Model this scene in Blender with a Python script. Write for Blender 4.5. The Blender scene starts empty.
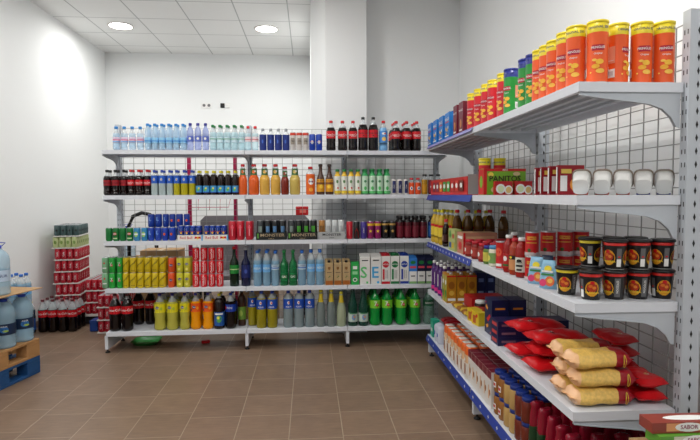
import bpy, math, random
from mathutils import Matrix, Vector
random.seed(7)
sc = bpy.context.scene
C = sc.collection
PI = math.pi
# ------------------------------------------------------------------ camera
F, YAW, PIT, ROL, CH = 527.3, .0773, .0481, -.0034, 1.45
def _rot(x, y, z):
    c, s = math.cos(ROL), math.sin(ROL); x, z = c*x-s*z, s*x+c*z
    c, s = math.cos(PIT), math.sin(PIT); y, z = c*y+s*z, -s*y+c*z
    c, s = math.cos(YAW), math.sin(YAW); return Vector((c*x+s*y, -s*x+c*y, z))
cam = bpy.data.objects.new('camera', bpy.data.cameras.new('camera'))
C.objects.link(cam)
_r, _f, _u = _rot(1, 0, 0), _rot(0, 1, 0), _rot(0, 0, 1)
cam.matrix_world = Matrix(((_r.x, _u.x, -_f.x, 0), (_r.y, _u.y, -_f.y, 0), (_r.z, _u.z, -_f.z, CH), (0, 0, 0, 1)))
cam.data.sensor_width = 36
cam.data.lens = F/700*36
cam.data.clip_start = .05
sc.camera = cam
# ------------------------------------------------------------------ world, exposure
w = bpy.data.worlds.new('world'); sc.world = w; w.use_nodes = True
w.node_tree.nodes['Background'].inputs[0].default_value = (.86, .93, 1, 1)
w.node_tree.nodes['Background'].inputs[1].default_value = .38
sc.view_settings.view_transform = 'Standard'
sc.view_settings.look = 'None'
sc.view_settings.gamma = 1
sc.view_settings.exposure = -.16
sc.cycles.transparent_max_bounces = 20
sc.cycles.max_bounces = 8
# rows of recessed downlights: x, y, power of each
LAMPS = [(-2.327, 6.888, 20), (-.527, 6.888, 20), (-2.327, 4.488, 13), (-.527, 4.488, 19),
         (-2.327, 2.088, 24), (-.527, 2.088, 20), (1.0, 2.088, 24), (-2.327, -.312, 20), (-.527, -.312, 19), (1.0, -.312, 20)]  # unseen middle-aisle lamp by the right wall is added to brighten that wall

def proj(X, Y, Z):
    v = Vector((X, Y, Z-CH))
    x, y, z = v.dot(_r), v.dot(_f), v.dot(_u)
    return 350+F*x/y, 220-F*z/y
def XU(u, Y, Z):                       # the x, on a line of constant depth and height, of an image column
    X = (u-309.5)/F*Y
    for i in range(5):
        p = proj(X, Y, Z)[0]; q = proj(X+.01, Y, Z)[0]
        X += (u-p)/(q-p)*.01
    return X
# frame of the right rack: a along the rack (away from the camera), b across it
K = .0142; KN = math.hypot(1, K); RZ = -math.atan(K)
def RP(a, b): return (.985+a*K/KN+b/KN, a/KN-b*K/KN)
def AU(u, b, Z):
    a = 3.
    for i in range(12):
        X, Y = RP(a, b); p = proj(X, Y, Z)[0]; X, Y = RP(a+.01, b); q = proj(X, Y, Z)[0]
        a += max(-.6, min(.6, (u-p)/(q-p)*.01))
    return a

# ------------------------------------------------------------------ materials
def lin(c): return tuple((x/255/12.92 if x/255 <= .04045 else ((x/255+.055)/1.055)**2.4) for x in c)
MATS = {}
def mat(name, c=None, rough=.5, metal=0, alpha=1, trans=0, ior=1.45, emit=0, noise=0, scale=20, spec=.5):
    if name in MATS: return MATS[name]
    m = bpy.data.materials.new(name); m.use_nodes = True
    nt = m.node_tree; b = nt.nodes['Principled BSDF']
    L = lin(c)
    b.inputs['Base Color'].default_value = (*L, 1)
    b.inputs['Roughness'].default_value = rough
    b.inputs['Metallic'].default_value = metal
    b.inputs['Alpha'].default_value = alpha
    b.inputs['IOR'].default_value = ior
    b.inputs['Transmission Weight'].default_value = trans
    b.inputs['Specular IOR Level'].default_value = spec
    if emit:
        b.inputs['Emission Color'].default_value = (*L, 1); b.inputs['Emission Strength'].default_value = emit
    tc = nt.nodes.new('ShaderNodeTexCoord'); n = nt.nodes.new('ShaderNodeTexNoise')
    n.inputs['Scale'].default_value = scale
    nt.links.new(tc.outputs['Object'], n.inputs['Vector'])
    mx = nt.nodes.new('ShaderNodeMix'); mx.data_type = 'RGBA'
    k = noise or .04
    mx.inputs[6].default_value = (*[x*(1-k) for x in L], 1); mx.inputs[7].default_value = (*[min(1, x*(1+k)) for x in L], 1)
    nt.links.new(n.outputs['Fac'], mx.inputs[0]); nt.links.new(mx.outputs[2], b.inputs['Base Color'])
    m.diffuse_color = (*L, 1)
    MATS[name] = m
    return m
def col(r, g, b, rough=.4, **k): return mat('paint_%d_%d_%d_%d' % (r, g, b, int(rough*100)), (r, g, b), rough, **k)
WHITE = mat('white_print', (235, 235, 232), .5)
BLACK = mat('black_print', (18, 18, 20), .4)
RED = mat('red_print', (200, 20, 30), .35)
CRED = mat('cola_red', (205, 14, 30), .35)
SILVER = mat('can_silver', (190, 192, 196), .3, .85)
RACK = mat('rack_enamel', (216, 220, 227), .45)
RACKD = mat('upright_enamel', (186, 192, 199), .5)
WIRE = mat('wire_steel', (150, 151, 149), .45)
RAIL = mat('blue_price_rail', (38, 62, 148), .4)
LAVR = mat('lavender_price_rail', (120, 120, 176), .4)
RUBBER = mat('black_rubber', (20, 20, 21), .6)
CLEAR = mat('clear_plastic', (225, 235, 238), .12, alpha=.32)
WATER = mat('water_plastic', (180, 216, 242), .12, alpha=.42)
WATER2 = mat('violet_water_plastic', (145, 165, 225), .12, alpha=.5)
WATERG = mat('pale_green_water_plastic', (190, 225, 235), .12, alpha=.5)
JUG = mat('jug_plastic', (172, 208, 228), .15, alpha=.5)
GREENP = mat('green_plastic', (20, 150, 60), .12, alpha=.8)
GREENG = mat('green_glass', (20, 70, 55), .08, alpha=.85)
COLA = mat('cola_liquid', (16, 7, 6), .12)
FOIL = mat('foil', (170, 170, 172), .3, .7)
CARD = mat('cardboard', (178, 142, 100), .8, noise=.12, scale=8)
PAPER = mat('white_card', (228, 226, 220), .6)

# ------------------------------------------------------------------ mesh building
_txt = {}
def text2d(s, shear=0):
    if s in _txt: return _txt[s]
    cu = bpy.data.curves.new('t', 'FONT'); cu.body = s; cu.resolution_u = 2
    cu.align_x = 'CENTER'; cu.align_y = 'CENTER'; cu.offset = .012; cu.shear = .25 if shear else 0
    o = bpy.data.objects.new('t', cu); C.objects.link(o)
    bpy.context.view_layer.update()
    me = bpy.data.meshes.new_from_object(o.evaluated_get(bpy.context.evaluated_depsgraph_get()))
    r = ([(v.co.x, v.co.y) for v in me.vertices], [tuple(p.vertices) for p in me.polygons])
    bpy.data.objects.remove(o); bpy.data.curves.remove(cu); bpy.data.meshes.remove(me)
    _txt[s] = r
    return r
class MB:
    def __init__(s): s.v = []; s.f = []; s.m = []; s.sm = []; s.mats = []
    def mi(s, m):
        if m not in s.mats: s.mats.append(m)
        return s.mats.index(m)
    def add(s, vs, fs, m, smooth=False):
        k = len(s.v); s.v += [tuple(p) for p in vs]; i = s.mi(m)
        for f in fs: s.f.append([k+a for a in f]); s.m.append(i); s.sm.append(smooth)
        return s
    def box(s, x0, x1, y0, y1, z0, z1, m, bev=0):
        if bev:
            e = bev
            ring = lambda z, i: [(x0+e+i, y0+i, z), (x1-e-i, y0+i, z), (x1-i, y0+e+i, z), (x1-i, y1-e-i, z), (x1-e-i, y1-i, z), (x0+e+i, y1-i, z), (x0+i, y1-e-i, z), (x0+i, y0+e+i, z)]
            vs = ring(z0, e)+ring(z0+e, 0)+ring(z1-e, 0)+ring(z1, e)
            fs = [tuple(range(7, -1, -1)), tuple(range(24, 32))]
            for r in range(3):
                for j in range(8): fs.append((r*8+j, r*8+(j+1) % 8, r*8+8+(j+1) % 8, r*8+8+j))
            return s.add(vs, fs, m)
        vs = [(x, y, z) for z in (z0, z1) for y in (y0, y1) for x in (x0, x1)]
        return s.add(vs, [(0, 2, 3, 1), (4, 5, 7, 6), (0, 1, 5, 4), (2, 6, 7, 3), (0, 4, 6, 2), (1, 3, 7, 5)], m)
    def lathe(s, prof, m, n=16, cx=0, cy=0, sq=None, smooth=True, close=True, sx=1, sy=1):
        vs = []; fs = []
        for r, z in prof:
            for j in range(n):
                a = 2*PI*j/n; c, q = math.cos(a), math.sin(a); k = 1
                if sq: k = 1/((abs(c)**sq+abs(q)**sq)**(1/sq))
                vs.append((cx+r*k*c*sx, cy+r*k*q*sy, z))
        for i in range(len(prof)-1):
            for j in range(n): fs.append((i*n+j, i*n+(j+1) % n, (i+1)*n+(j+1) % n, (i+1)*n+j))
        mm = m if isinstance(m, list) else [m]*(len(prof)-1)
        k = len(s.v); s.v += vs
        for i, f in enumerate(fs): s.f.append([k+a for a in f]); s.m.append(s.mi(mm[min(i//n, len(mm)-1)])); s.sm.append(smooth)
        if close:
            s.f.append([k+j for j in range(n-1, -1, -1)]); s.m.append(s.mi(mm[0])); s.sm.append(False)
            b = k+(len(prof)-1)*n
            s.f.append([b+j for j in range(n)]); s.m.append(s.mi(mm[-1])); s.sm.append(False)
        return s
    def tube(s, pts, r, m, n=6):
        pts = [Vector(p) for p in pts]; vs = []; fs = []
        for i, p in enumerate(pts):
            d = (pts[min(i+1, len(pts)-1)]-pts[max(i-1, 0)]).normalized()
            up = Vector((0, 0, 1)) if abs(d.z) < .9 else Vector((0, 1, 0))
            a = d.cross(up).normalized(); b = d.cross(a)
            for j in range(n):
                t = 2*PI*j/n; vs.append(p+a*r*math.cos(t)+b*r*math.sin(t))
        for i in range(len(pts)-1):
            for j in range(n): fs.append((i*n+j, i*n+(j+1) % n, (i+1)*n+(j+1) % n, (i+1)*n+j))
        fs.append(tuple(range(n-1, -1, -1))); fs.append(tuple((len(pts)-1)*n+j for j in range(n)))
        return s.add(vs, fs, m, n > 4)
    def prism(s, pts, axis, t0, t1, m):       # pts in the plane normal to the axis
        n = len(pts)
        mk = {'x': lambda p, t: (t, p[0], p[1]), 'y': lambda p, t: (p[0], t, p[1]), 'z': lambda p, t: (p[0], p[1], t)}[axis]
        vs = [mk(p, t0) for p in pts]+[mk(p, t1) for p in pts]
        fs = [tuple(range(n)), tuple(range(2*n-1, n-1, -1))]+[(j, j+n, (j+1) % n+n, (j+1) % n) for j in range(n)]
        return s.add(vs, fs, m)
    def print(s, els, T):                      # flat graphics laid on a surface by T(s, t, layer)
        for li, e in enumerate(els):
            k = e[0]
            if k == 'text':
                _, t, size, m, a, b = e[:6]; rot = e[6] if len(e) > 6 else 0; sx = e[7] if len(e) > 7 else 1
                vs, fs = text2d(t); c, q = math.cos(rot), math.sin(rot)
                s.add([T(a+size*(x*sx*c-y*q), b+size*(x*sx*q+y*c), li+1) for x, y in vs], fs, m)
            elif k == 'rect':
                _, a0, b0, a1, b1, m = e; n = max(1, int(abs(a1-a0)/.008)); nb = max(1, min(8, int(abs(b1-b0)/.01))) if len(els) else 1
                vs = [T(a0+(a1-a0)*i/n, b0+(b1-b0)*j/nb, li) for j in range(nb+1) for i in range(n+1)]
                s.add(vs, [(j*(n+1)+i, j*(n+1)+i+1, (j+1)*(n+1)+i+1, (j+1)*(n+1)+i) for j in range(nb) for i in range(n)], m, True)
            elif k == 'disc':
                _, a, b, ra, rb, m = e; n = 14
                vs = [T(a, b, li)]+[T(a+ra*math.cos(2*PI*i/n), b+rb*math.sin(2*PI*i/n), li) for i in range(n)]
                s.add(vs, [(0, 1+i, 1+(i+1) % n) for i in range(n)], m)
            elif k == 'poly':
                _, pts, m = e
                s.add([T(a, b, li) for a, b in pts], [tuple(range(len(pts)))], m)
        return s
    def mesh(s, name):
        me = bpy.data.meshes.new(name); me.from_pydata(s.v, [], s.f)
        for m in s.mats: me.materials.append(m)
        me.polygons.foreach_set('material_index', s.m); me.polygons.foreach_set('use_smooth', s.sm)
        me.update(); return me
def onCyl(r, ang=0, z=0):
    rr = r if callable(r) else (lambda t: r)
    def T(a, b, li):
        R = rr(z+b); th = -PI/2+ang+a/R; R += .0006+.0004*li
        return (R*math.cos(th), R*math.sin(th), z+b)
    return T
def onFront(y, x=0, z=0): return lambda a, b, li: (x+a, y-.0006-.0005*li, z+b)
def onSide(x, y=0, z=0): return lambda a, b, li: (x-.0006-.0005*li, y-a, z+b)      # faces -x
def onSideR(x, y=0, z=0): return lambda a, b, li: (x+.0006+.0005*li, y+a, z+b)
def onTop(z, x=0, y=0): return lambda a, b, li: (x+a, y+b, z+.0006+.0005*li)

def link(name, mb, parent=None, loc=None, rz=0, kind=None, **props):
    me = mb.mesh(name) if isinstance(mb, MB) else mb
    o = bpy.data.objects.new(name, me); C.objects.link(o)
    if parent: o.parent = parent
    if loc: o.location = loc
    if rz: o.rotation_euler = (0, 0, rz)
    if kind: o['kind'] = kind
    for k, v in props.items(): o[k] = v
    return o
def empty(name, loc, label, cat, group=None, rz=0):
    o = bpy.data.objects.new(name, None); C.objects.link(o); o.empty_display_size = .05
    o.location = loc; o.rotation_euler = (0, 0, rz); o['label'] = label; o['category'] = cat
    if group: o['group'] = group
    return o
PLACED = []
class Kind:
    # parts: list of (name, mesh, parent index or None, label or None); one part only: the thing itself is that mesh
    def __init__(s, name, cat, parts): 
        s.name, s.cat = name, cat
        s.parts = [(p[0], p[1].mesh(p[0]), p[2] if len(p) > 2 else None, p[3] if len(p) > 3 else None) for p in parts if p[1].v]
        vs = [v for p in parts if p[0] not in ('print',) for v in p[1].v]
        s.R = max((math.hypot(v[0], v[1]) for v in vs), default=0); ex = max((abs(v[0]) for v in vs), default=0)
        s.round = ex > 0 and s.R < ex*1.06; s.h = max((v[2] for v in vs), default=0)
    def put(s, loc, label, group=None, rz=0, rot=None):
        if len(s.parts) == 1:
            r = bpy.data.objects.new(s.name, s.parts[0][1]); r['label'] = label; r['category'] = s.cat
            C.objects.link(r)
        else:
            r = empty(s.name, loc, label, s.cat); made = []
            for n, me, pi, lb in s.parts:
                o = bpy.data.objects.new(n, me); C.objects.link(o); o.parent = r if pi is None else made[pi]
                if lb: o['label'] = lb
                made.append(o)
        if group: r['group'] = group
        r.location = loc; r.rotation_euler = rot or (0, 0, rz)
        if s.round and not rot: PLACED.append((r, loc, s.R+.0012, s.h))
        return r
ORD = 'first second third fourth fifth sixth seventh eighth ninth tenth eleventh twelfth thirteenth fourteenth fifteenth sixteenth seventeenth eighteenth'.split()

# ================================================================== THE ROOM
def structure(name, mb, **k): return link(name, mb, kind='structure', **k)
def tile_material(name, tile, grout, wx, wy, x0, y0, gw, stagger, rough, var, bump=.02, stain=.25):
    m = bpy.data.materials.new(name); m.use_nodes = True; nt = m.node_tree; N = nt.nodes; L = nt.links
    b = N['Principled BSDF']
    tc = N.new('ShaderNodeTexCoord'); sp = N.new('ShaderNodeSeparateXYZ'); L.new(tc.outputs['Object'], sp.inputs[0])
    def M(op, a, c=0):
        n = N.new('ShaderNodeMath'); n.operation = op
        for i, q in enumerate((a, c)):
            if hasattr(q, 'is_output'): L.new(q, n.inputs[i])
            else: n.inputs[i].default_value = q
        return n.outputs[0]
    u = M('DIVIDE', M('SUBTRACT', sp.outputs[0], x0), wx); ci = M('FLOOR', u)
    wn = N.new('ShaderNodeTexWhiteNoise'); wn.noise_dimensions = '1D'; L.new(M('ADD', ci, .37), wn.inputs['W'])
    v = M('DIVIDE', M('SUBTRACT', sp.outputs[1], y0), wy)
    if stagger: v = M('ADD', v, M('MULTIPLY', wn.outputs['Value'], stagger))
    vi = M('FLOOR', v)
    def edge(t, s):
        f = M('FRACT', t); return M('MULTIPLY', M('MINIMUM', f, M('SUBTRACT', 1, f)), s)
    d = M('MINIMUM', edge(u, wx), edge(v, wy))
    mr = N.new('ShaderNodeMapRange'); L.new(d, mr.inputs[0]); mr.inputs[1].default_value = gw*.6; mr.inputs[2].default_value = gw*1.5
    cmb = N.new('ShaderNodeCombineXYZ'); L.new(ci, cmb.inputs[0]); L.new(vi, cmb.inputs[1])
    w2 = N.new('ShaderNodeTexWhiteNoise'); w2.noise_dimensions = '3D'; L.new(cmb.outputs[0], w2.inputs['Vector'])
    ns = N.new('ShaderNodeTexNoise'); ns.inputs['Scale'].default_value = 7; ns.inputs['Detail'].default_value = 6; L.new(tc.outputs['Object'], ns.inputs['Vector'])
    ml = N.new('ShaderNodeMapping'); ml.inputs['Scale'].default_value = (2.5, 14, 1); L.new(tc.outputs['Object'], ml.inputs[0])
    n2 = N.new('ShaderNodeTexNoise'); n2.inputs['Scale'].default_value = 4; n2.inputs['Detail'].default_value = 5; L.new(ml.outputs[0], n2.inputs['Vector'])
    t = lin(tile)
    val = M('ADD', M('ADD', M('MULTIPLY', M('SUBTRACT', w2.outputs['Value'], .5), var), M('MULTIPLY', M('SUBTRACT', ns.outputs['Fac'], .5), stain)),
            M('MULTIPLY', M('SUBTRACT', n2.outputs['Fac'], .5), stain*1.2))
    hs = N.new('ShaderNodeVectorMath'); hs.operation = 'SCALE'; hs.inputs[0].default_value = t; L.new(M('ADD', val, 1), hs.inputs['Scale'])
    mx = N.new('ShaderNodeMix'); mx.data_type = 'RGBA'; mx.inputs[6].default_value = (*lin(grout), 1)
    L.new(mr.outputs[0], mx.inputs[0]); L.new(hs.outputs[0], mx.inputs[7]); L.new(mx.outputs[2], b.inputs['Base Color'])
    b.inputs['Roughness'].default_value = rough
    bp = N.new('ShaderNodeBump'); bp.inputs['Strength'].default_value = .4; bp.inputs['Distance'].default_value = bump*.1
    L.new(M('ADD', mr.outputs[0], M('MULTIPLY', ns.outputs['Fac'], .3)), bp.inputs['Height']); L.new(bp.outputs[0], b.inputs['Normal'])
    return m
FLOOR = tile_material('brown_floor_tiles', (124, 102, 84), (160, 144, 124), .3254, .347, -.1306, 3.075, .0022, 1, .40, .16, stain=.45)
CEIL = tile_material('ceiling_panels', (238, 239, 238), (176, 178, 178), .6, .6, -2.627, 5.988, .006, 0, .8, .012, stain=.02)
WALL = mat('white_wall_paint', (236, 238, 238), .75, noise=.01, scale=2)
HC = 3.564
structure('floor', MB().box(-3.1, 1.75, -3, 8.3, -.1, 0, FLOOR))
cm = MB().box(-3.1, 1.75, -3, 8.3, HC, HC+.1, CEIL)
structure('ceiling', cm)
structure('wall_left', MB().box(-3.12, -3.0, -3, 8.3, 0, HC, WALL))
structure('wall_back', MB().box(-3.1, .3, 8.17, 8.3, 0, HC, WALL))
structure('wall_right', MB().box(1.63, 1.75, -3, 5.8, 0, HC, WALL))
structure('wall_rear', MB().prism([(.03, 5.98), (.03, 5.72), (.176, 5.47), (.60, 5.47), (.60, 5.66), (1.75, 5.66), (1.75, 8.3), (.03, 8.3)], 'z', 0, HC, WALL))
structure('shadow_strip', MB().box(.62, .66, 5.63, 5.66, 0, HC, WALL))  # wall-coloured strip added where the pillar's soft shadow falls, no real trim
structure('baseboard_left', MB().box(-3.0, -2.99, -3, 8.17, 0, .07, mat('baseboard_tile', (150, 128, 110), .5)))
EM = mat('lamp_diffuser', (255, 252, 246), .5, emit=22)
for i, (lx, ly, p) in enumerate(LAMPS):
    row = ['over the far back corner', 'over the back rack', 'over the middle aisle', 'behind the viewer'][[6.888, 4.488, 2.088, -.312].index(ly)]
    side = {-2.327: 'nearer the left wall', -.527: 'left of the white pillar', 1.0: 'unseen, nearer the right wall'}[lx]
    t = empty('ceiling_downlight', (lx, ly, HC), 'round recessed white downlight %s, %s' % (row, side), 'light', 'recessed ceiling downlights')
    link('trim_ring', MB().lathe([(.132, -.001), (.155, -.001), (.155, -.006), (.132, -.009)], PAPER, 24, close=False), t)
    link('diffuser', MB().lathe([(.0, -.004), (.133, -.004), (.133, -.001)], EM, 24), t)
    ld = bpy.data.lights.new('downlight', 'AREA'); ld.shape = 'DISK'; ld.size = .22; ld.energy = p; ld.color = (1, .985, .96); ld.spread = PI*.97
    lo = bpy.data.objects.new('downlight', ld); C.objects.link(lo); lo.location = (0, 0, -.02); lo.parent = t
# wall sockets on the far wall
SK = mat('socket_plastic', (240, 240, 238), .3)
t = empty('wall_socket', (-1.53, 8.17, 2.80), 'white double power socket high on the back wall', 'socket')
link('cover_plate', MB().box(-.075, .075, -.012, 0, -.04, .04, SK, .004), t)
for dx in (-.036, .036): link('outlet', MB().lathe([(.022, 0), (.022, .004), (.012, .004)], mat('socket_grey', (120, 120, 122), .4), 14), t, (dx, -.012, 0)).rotation_euler = (PI/2, 0, 0)
t = empty('wall_socket', (-1.25, 8.17, 2.80), 'socket pair with a black left half beside the double socket', 'socket')
link('cover_plate', MB().box(-.01, .07, -.012, 0, -.036, .036, SK, .004), t)
link('black_module', MB().box(-.075, -.012, -.014, 0, -.034, .034, BLACK, .004), t)

# ================================================================== THE RACKS
LV = [1.86, 1.45, 1.03, .595, .195]
LVN = ['top', 'second', 'third', 'fourth', 'bottom']
DEPTH = .41
def shelf_mesh(L, depth=DEPTH):
    m = MB(); t = .037
    m.box(0, L, .003, depth, -.004, 0, RACK)                 # deck, local x along the shelf, y into it
    m.box(0, L, 0, .004, -t, .0005, RACK)
    m.box(0, L, .004, .02, -t, -t+.003, RACK)
    m.box(0, L, depth-.004, depth, -t, -.004, RACK)
    m.box(0, .003, .004, depth-.004, -t, -.004, RACK); m.box(L-.003, L, .004, depth-.004, -t, -.004, RACK)
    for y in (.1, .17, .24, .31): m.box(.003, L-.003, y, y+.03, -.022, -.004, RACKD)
    return m
def bracket_mesh(depth=DEPTH):
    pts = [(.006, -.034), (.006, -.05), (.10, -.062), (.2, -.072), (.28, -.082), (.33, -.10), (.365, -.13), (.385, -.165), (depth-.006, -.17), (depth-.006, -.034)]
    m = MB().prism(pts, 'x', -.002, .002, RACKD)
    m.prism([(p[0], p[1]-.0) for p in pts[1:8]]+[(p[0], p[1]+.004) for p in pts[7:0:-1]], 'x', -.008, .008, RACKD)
    return m
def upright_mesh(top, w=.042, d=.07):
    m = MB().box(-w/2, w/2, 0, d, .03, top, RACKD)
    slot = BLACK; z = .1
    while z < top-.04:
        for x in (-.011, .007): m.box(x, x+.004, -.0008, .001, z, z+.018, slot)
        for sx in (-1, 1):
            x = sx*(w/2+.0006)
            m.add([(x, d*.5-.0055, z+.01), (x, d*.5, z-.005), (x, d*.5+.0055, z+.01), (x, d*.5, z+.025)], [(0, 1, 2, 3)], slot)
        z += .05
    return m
def grid_mesh(L, z0, z1, dx=.1, dz=.0575):
    m = MB(); r = .0019; n = int(L/dx)
    for i in range(n+1):
        x = (L-n*dx)/2+i*dx; m.box(x-r, x+r, -r, r, z0, z1, WIRE)
    k = int((z1-z0)/dz)
    for i in range(k+1):
        z = z0+(z1-z0)*i/k; m.box(0, L, -r-.004, -r, z-r, z+r, WIRE)
    return m
def rail_mesh(L, h, m_, marks, tilt=.012):
    m = MB().prism([(-.001, .002), (-.006-tilt, -.002-h), (-.002-tilt, -.004-h), (.0, -.002)], 'x', 0, L, m_)
    for i in range(marks):
        x = L*(i+.5)/marks; zc = -.002-h*.45; y0 = -.0075-tilt*.45
        m.box(x-.009, x+.009, y0-.002, y0, zc-.0025, zc+.0025, WHITE); m.box(x-.0025, x+.0025, y0-.002, y0, zc-.009, zc+.009, WHITE)
    return m
RLV = [1.871, 1.444, 1.03, .606, .2]
def rack(name, loc, rz, ends, label, rails, LV, mesh_top):
    """local x along the rack, y into it (front at y = 0)"""
    t = empty(name, loc, label, 'shelving', rz=rz)
    bays = list(zip(ends[:-1], ends[1:]))
    for bi, (x0, x1) in enumerate(bays):
        for li, z in enumerate(LV):
            s = link('shelf', shelf_mesh(x1-x0-.006, DEPTH if li < 4 else DEPTH), t, (x0+.003, 0, z))
            if (bi, li) in rails:
                mt, h, mk = rails[(bi, li)]
                link('price_rail', rail_mesh(x1-x0-.02, h, mt, mk), s, (.01, 0, 0), label='blue price rail clipped along the shelf edge')
        link('mesh_panel', grid_mesh(x1-x0-.04, .2, mesh_top), t, (x0+.02, DEPTH+.05, 0))
    up = upright_mesh(mesh_top+.03).mesh('upright'); br = bracket_mesh().mesh('bracket')
    for i, x in enumerate(ends):
        link('upright', up, t, (x, DEPTH+.004, 0))
        for z in LV[:4]: 
            link('bracket', br, t, (x+(.012 if i == 0 else -.012 if i == len(ends)-1 else 0), 0, z))
        g = link('base_leg', MB().box(-.014, .014, .012, DEPTH, .035, .158, RACK), t, (x, 0, 0))
        for y in (.04, DEPTH+.03):
            link('foot', MB().lathe([(.022, 0), (.022, .008), (.008, .014), (.007, .04)], RUBBER, 12), g, (0, y, 0))
    return t
BACK = (0, 4.93, 0)
rack('shelving_rack', BACK, 0, [-1.865, -.59, .357, 1.31], 'white steel shelving rack with wire back along the rear wall, holding drinks', {}, LV, 2.11)
# the right rack: local x runs towards the camera so that local y points to the right wall
A_FAR, A_MID, A_NEAR = 4.61, 3.27, 1.925
o = RP(A_FAR, 0)
rack('shelving_rack', (o[0], o[1], 0), RZ-PI/2, [0, A_FAR-A_MID, A_FAR-A_NEAR],
     'long white steel shelving rack along the right wall, holding snacks and groceries',
     {(0, 0): (LAVR, .022, 0), (0, 1): (RAIL, .04, 0), (0, 2): (RAIL, .035, 14), (0, 4): (RAIL, .045, 7), (1, 4): (RAIL, .045, 9)}, RLV, 2.11)

# ================================================================== PRODUCT KINDS
def bottle(name, r, h, liq, cap, label=None, lz=(.3, .62), shape='pet', fill=.82, empty_m=CLEAR, capr=None, cat='bottle', art=(), waist=0, laz=0, llabel=None, capl=None, n=14, z2=None):
    capr = capr or (.016 if r > .036 else .0145)
    ch = .022 if h > .2 else .016
    H = h-ch
    if shape == 'pet':
        P = [(r*.72, 0), (r*.97, .012), (r, .03), (r*.985, H*.14), (r*(1-waist), H*.30), (r*.985, lz[0]*H-.004), (r*.97, lz[0]*H), (r*.97, lz[1]*H), (r, lz[1]*H+.004), (r*.93, H*.74), (r*.72, H*.83), (r*.45, H*.92), (capr*.95, H*.965), (capr*.95, H)]
    elif shape == 'water':
        P = [(r*.8, 0), (r, .014)]
        k = 8
        for i in range(k): z = .02+(lz[0]*H-.02)*(i+.5)/k; P += [(r*.955, z-.004), (r, z+.004)]
        P += [(r*.97, lz[0]*H), (r*.97, lz[1]*H), (r, lz[1]*H+.005), (r*.93, H*.78), (r*.68, H*.88), (capr, H*.96), (capr*.95, H)]
    elif shape == 'wine':
        P = [(r*.9, 0), (r, .008), (r, H*.58), (r*.9, H*.66), (r*.5, H*.76), (r*.36, H*.84), (r*.34, H*.98), (r*.36, H)]
    elif shape == 'juice':
        P = [(r*.85, 0), (r, .02), (r, H*.5), (r*.93, H*.60), (r*.68, H*.68), (r*.6, H*.74), (r*.58, H*.93), (r*.48, H*.97), (capr*1.1, H)]
    elif shape == 'straight':
        P = [(r*.9, 0), (r, .01), (r, lz[0]*H), (r, lz[1]*H), (r, H*.8), (r*.85, H*.87), (r*.55, H*.94), (capr, H*.97), (capr, H)]
    elif shape == 'swing':
        P = [(r*.9, 0), (r, .008), (r, H*.5), (r*.93, H*.58), (r*.55, H*.74), (r*.42, H*.86), (r*.40, H*.97), (r*.36, H)]
    ms = [liq if (P[i][1]+P[i+1][1])/2 < fill*H else empty_m for i in range(len(P)-1)]
    body = MB().lathe(P, ms, n)
    cp = MB().lathe([(capr*1.06, H-.001), (capr*1.1, H+ch*.2), (capr*1.1, h-.003), (capr*.9, h)], cap, 12)
    parts = [('bottle_body', body), ('cap', cp, None, capl)]
    if label:
        def rr(z):
            z = max(z, 0)
            for (r0, z0), (r1, z1) in zip(P[:-1], P[1:]):
                if z0 <= z <= z1 and z1 > z0: return r0+(r1-r0)*(z-z0)/(z1-z0)
            return r
        la, lb = (z2 if z2 else (lz[0]*H, lz[1]*H))
        zs = [la+(lb-la)*i/4 for i in range(5)]
        lm = MB().lathe([(rr(z)+.0008, z) for z in zs], label, 16, close=False)
        parts.append(('label', lm, None, llabel))
        if art:
            T = onCyl(lambda z: rr(z)+.001, laz, (la+lb)/2)
            parts.append(('label_print', MB().print(art, T), len(parts)-1))
    return Kind(name, cat, parts)
def can(name, r, h, body, art=(), lid=SILVER, cat='can', az=0, pull=True):
    b = MB().lathe([(r*.78, 0), (r*.82, .003), (r, .011), (r, h-.012), (r*.86, h-.003)], body, 16)
    l = MB().lathe([(r*.86, h-.003), (r*.88, h), (r*.82, h), (r*.8, h-.004), (.001, h-.004)], lid, 16, close=False)
    parts = [('can_body', b), ('lid', l)]
    if art: parts.append(('print', MB().print(art, onCyl(r, az, h/2)), 0))
    return Kind(name, cat, parts)
def tincan(name, r, h, body, art, az=0):
    b = MB().lathe([(r, 0), (r, .004), (r*.975, .006), (r*.975, h-.006), (r, h-.004), (r, h)], [SILVER, SILVER, body, SILVER, SILVER], 18)
    l = MB().lathe([(r, h), (r*.93, h), (r*.92, h-.004), (.001, h-.004)], SILVER, 18, close=False)
    return Kind(name, 'can', [('can_body', b), ('lid', l), ('print', MB().print(art, onCyl(r*.978, az, h/2)), 0)])
def carton(name, wd, dp, h, body, art=(), cap=None, slope=.0, side=(), cat='carton', capx=0, top=None):
    m = MB()
    hs = h-slope
    x, y = wd/2, dp/2
    m.add([(-x, -y, 0), (x, -y, 0), (x, y, 0), (-x, y, 0), (-x, -y, hs), (x, -y, hs), (x, y, h), (-x, y, h)],
          [(0, 3, 2, 1), (0, 1, 5, 4), (1, 2, 6, 5), (2, 3, 7, 6), (3, 0, 4, 7)], body)
    m.add([(-x, -y, hs), (x, -y, hs), (x, y, h), (-x, y, h)], [(0, 1, 2, 3)], top or body)
    parts = [('carton_body', m)]
    if cap: 
        zc = hs+slope*.35
        parts.append(('cap', MB().lathe([(.014, zc-.004), (.014, zc+.016), (.011, zc+.018)], cap, 12, capx, -y*.3)))
    pm = MB()
    if art: pm.print(art, onFront(-y, 0, hs/2))
    if side: pm.print(side, onSide(-x, 0, hs/2)); 
    if pm.v: parts.append(('print', pm, 0))
    return Kind(name, cat, parts)
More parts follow.
